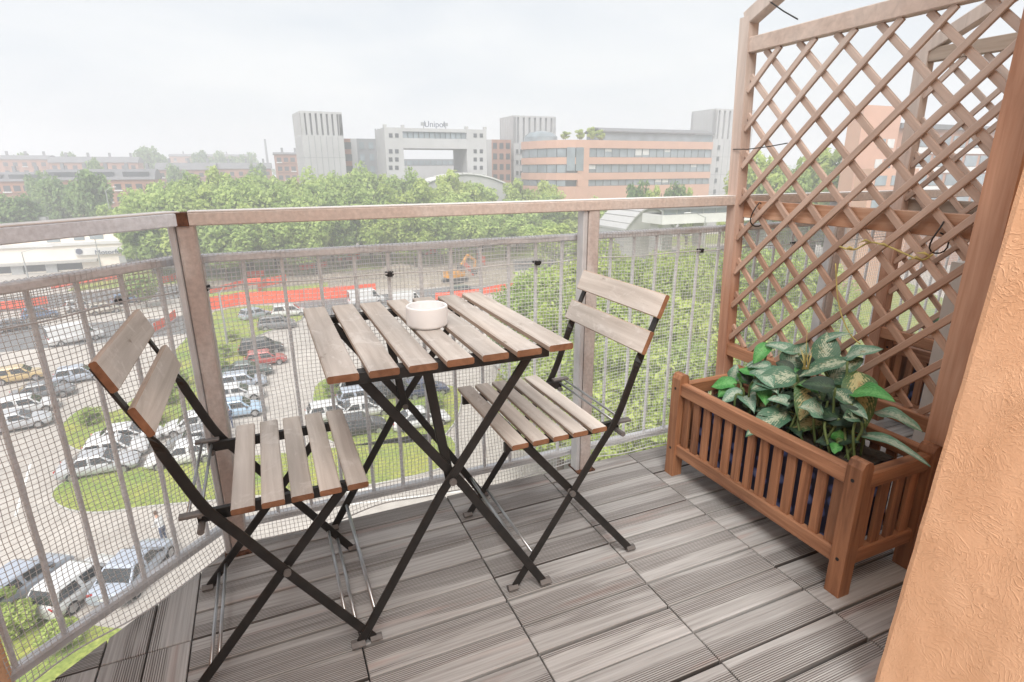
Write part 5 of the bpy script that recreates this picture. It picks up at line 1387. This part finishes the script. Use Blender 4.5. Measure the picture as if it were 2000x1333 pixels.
# ------------------------------------------------------------------ two people in the car park
def clothes(name, skin, top, low, shoe):
    mt, n, b = principled(name); t = n.nodes.new('ShaderNodeTexCoord'); sp = n.nodes.new('ShaderNodeSeparateXYZ'); L(n, t.outputs['Object'], sp.inputs[0])
    mr = n.nodes.new('ShaderNodeMapRange'); mr.inputs['From Max'].default_value = 2.0; L(n, sp.outputs['Z'], mr.inputs['Value'])
    r = ramp(n, [(0, shoe), (.045, low), (.475, top), (.735, skin)]); r.color_ramp.interpolation = 'CONSTANT'; L(n, mr.outputs[0], r.inputs[0])
    L(n, r.outputs[0], b.inputs['Base Color']); b.inputs['Roughness'].default_value = .8
clothes('clothes_light', (.48, .29, .21), (.62, .62, .62), (.10, .12, .18), (.05, .05, .05)); clothes('clothes_dark', (.48, .29, .21), (.05, .06, .10), (.08, .10, .17), (.05, .05, .05))
simple('hair', (.09, .05, .03), .7, .2, 20)
def person(px, py, rz, mt, label, lean=0.0):
    J = {'pelvis': (0, 0, .95), 'spine': (.02+lean*.3, 0, 1.18), 'chest': (.02+lean, 0, 1.38), 'neck': (.03+lean*1.2, 0, 1.50), 'head0': (.05+lean*1.3, 0, 1.58), 'head': (.06+lean*1.4, 0, 1.70)}
    R = {'pelvis': .15, 'spine': .135, 'chest': .155, 'neck': .058, 'head0': .085, 'head': .09}
    E = [('pelvis', 'spine'), ('spine', 'chest'), ('chest', 'neck'), ('neck', 'head0'), ('head0', 'head')]
    for s, k in ((1, 'l'), (-1, 'r')):
        J.update({'hip'+k: (0, s*.10, .88), 'knee'+k: (.04, s*.11, .48), 'ank'+k: (-.02, s*.12, .08), 'toe'+k: (.14, s*.13, .035), 'sh'+k: (.02+lean, s*.19, 1.40), 'el'+k: (.06+lean, s*.24, 1.12), 'wr'+k: (.24+lean, s*.18, .98), 'ha'+k: (.33+lean, s*.16, .98)})
        R.update({'hip'+k: .105, 'knee'+k: .07, 'ank'+k: .045, 'toe'+k: .038, 'sh'+k: .068, 'el'+k: .05, 'wr'+k: .035, 'ha'+k: .045})
        E += [('pelvis', 'hip'+k), ('hip'+k, 'knee'+k), ('knee'+k, 'ank'+k), ('ank'+k, 'toe'+k), ('chest', 'sh'+k), ('sh'+k, 'el'+k), ('el'+k, 'wr'+k), ('wr'+k, 'ha'+k)]
    names = list(J); me = bpy.data.meshes.new('person'); me.from_pydata([J[k] for k in names], [(names.index(a), names.index(b)) for a, b in E], [])
    me.materials.append(MATS[mt])
    q = G(px, py); o = link('person', me, None, (q.x, q.y, GZ)); o.rotation_euler = (0, 0, rz)
    md = o.modifiers.new('skin', 'SKIN'); me.skin_vertices.new() if not me.skin_vertices else None
    for i, k in enumerate(names): me.skin_vertices[0].data[i].radius = (R[k], R[k])
    me.skin_vertices[0].data[0].use_root = True
    o.modifiers.new('sub', 'SUBSURF').levels = 1; o.modifiers['sub'].render_levels = 1; md.use_smooth_shade = True
    tag(o, label, 'person')
    hm = MB().lathe([(.0, .0), (.085, .0), (.105, .05), (.1, .11), (.06, .155), (0, .165)], 12).build('hair', 'hair', o, (J['head'][0]-.02, 0, 1.645), smooth=True)
    return o
person(322, 1058, 2.6, 'clothes_light', 'person in a pale top standing beside the pale blue sedan below the left chair', .10)
person(452, 838, 1.9, 'clothes_dark', 'person in dark clothes standing before the light blue hatchback', .05)

# ------------------------------------------------------------------ haze
hz = bpy.data.materials.new('haze'); hz.use_nodes = True
hn = hz.node_tree; hn.nodes.clear(); ho = hn.nodes.new('ShaderNodeOutputMaterial'); hv = hn.nodes.new('ShaderNodeVolumePrincipled')
hv.inputs['Color'].default_value = (.93, .95, 1, 1); hv.inputs['Density'].default_value = .0026; hv.inputs['Anisotropy'].default_value = .2
hn.links.new(hv.outputs[0], ho.inputs['Volume'])
mb = MB().box(-3010, 3010, -410, 4510, GZ-1.5, 42); me = bpy.data.meshes.new('haze'); me.from_pydata(mb.v, [], mb.f); me.materials.append(hz); me.update()
tag(link('haze', me), 'thin pale haze over the whole town', 'haze', kind='stuff')
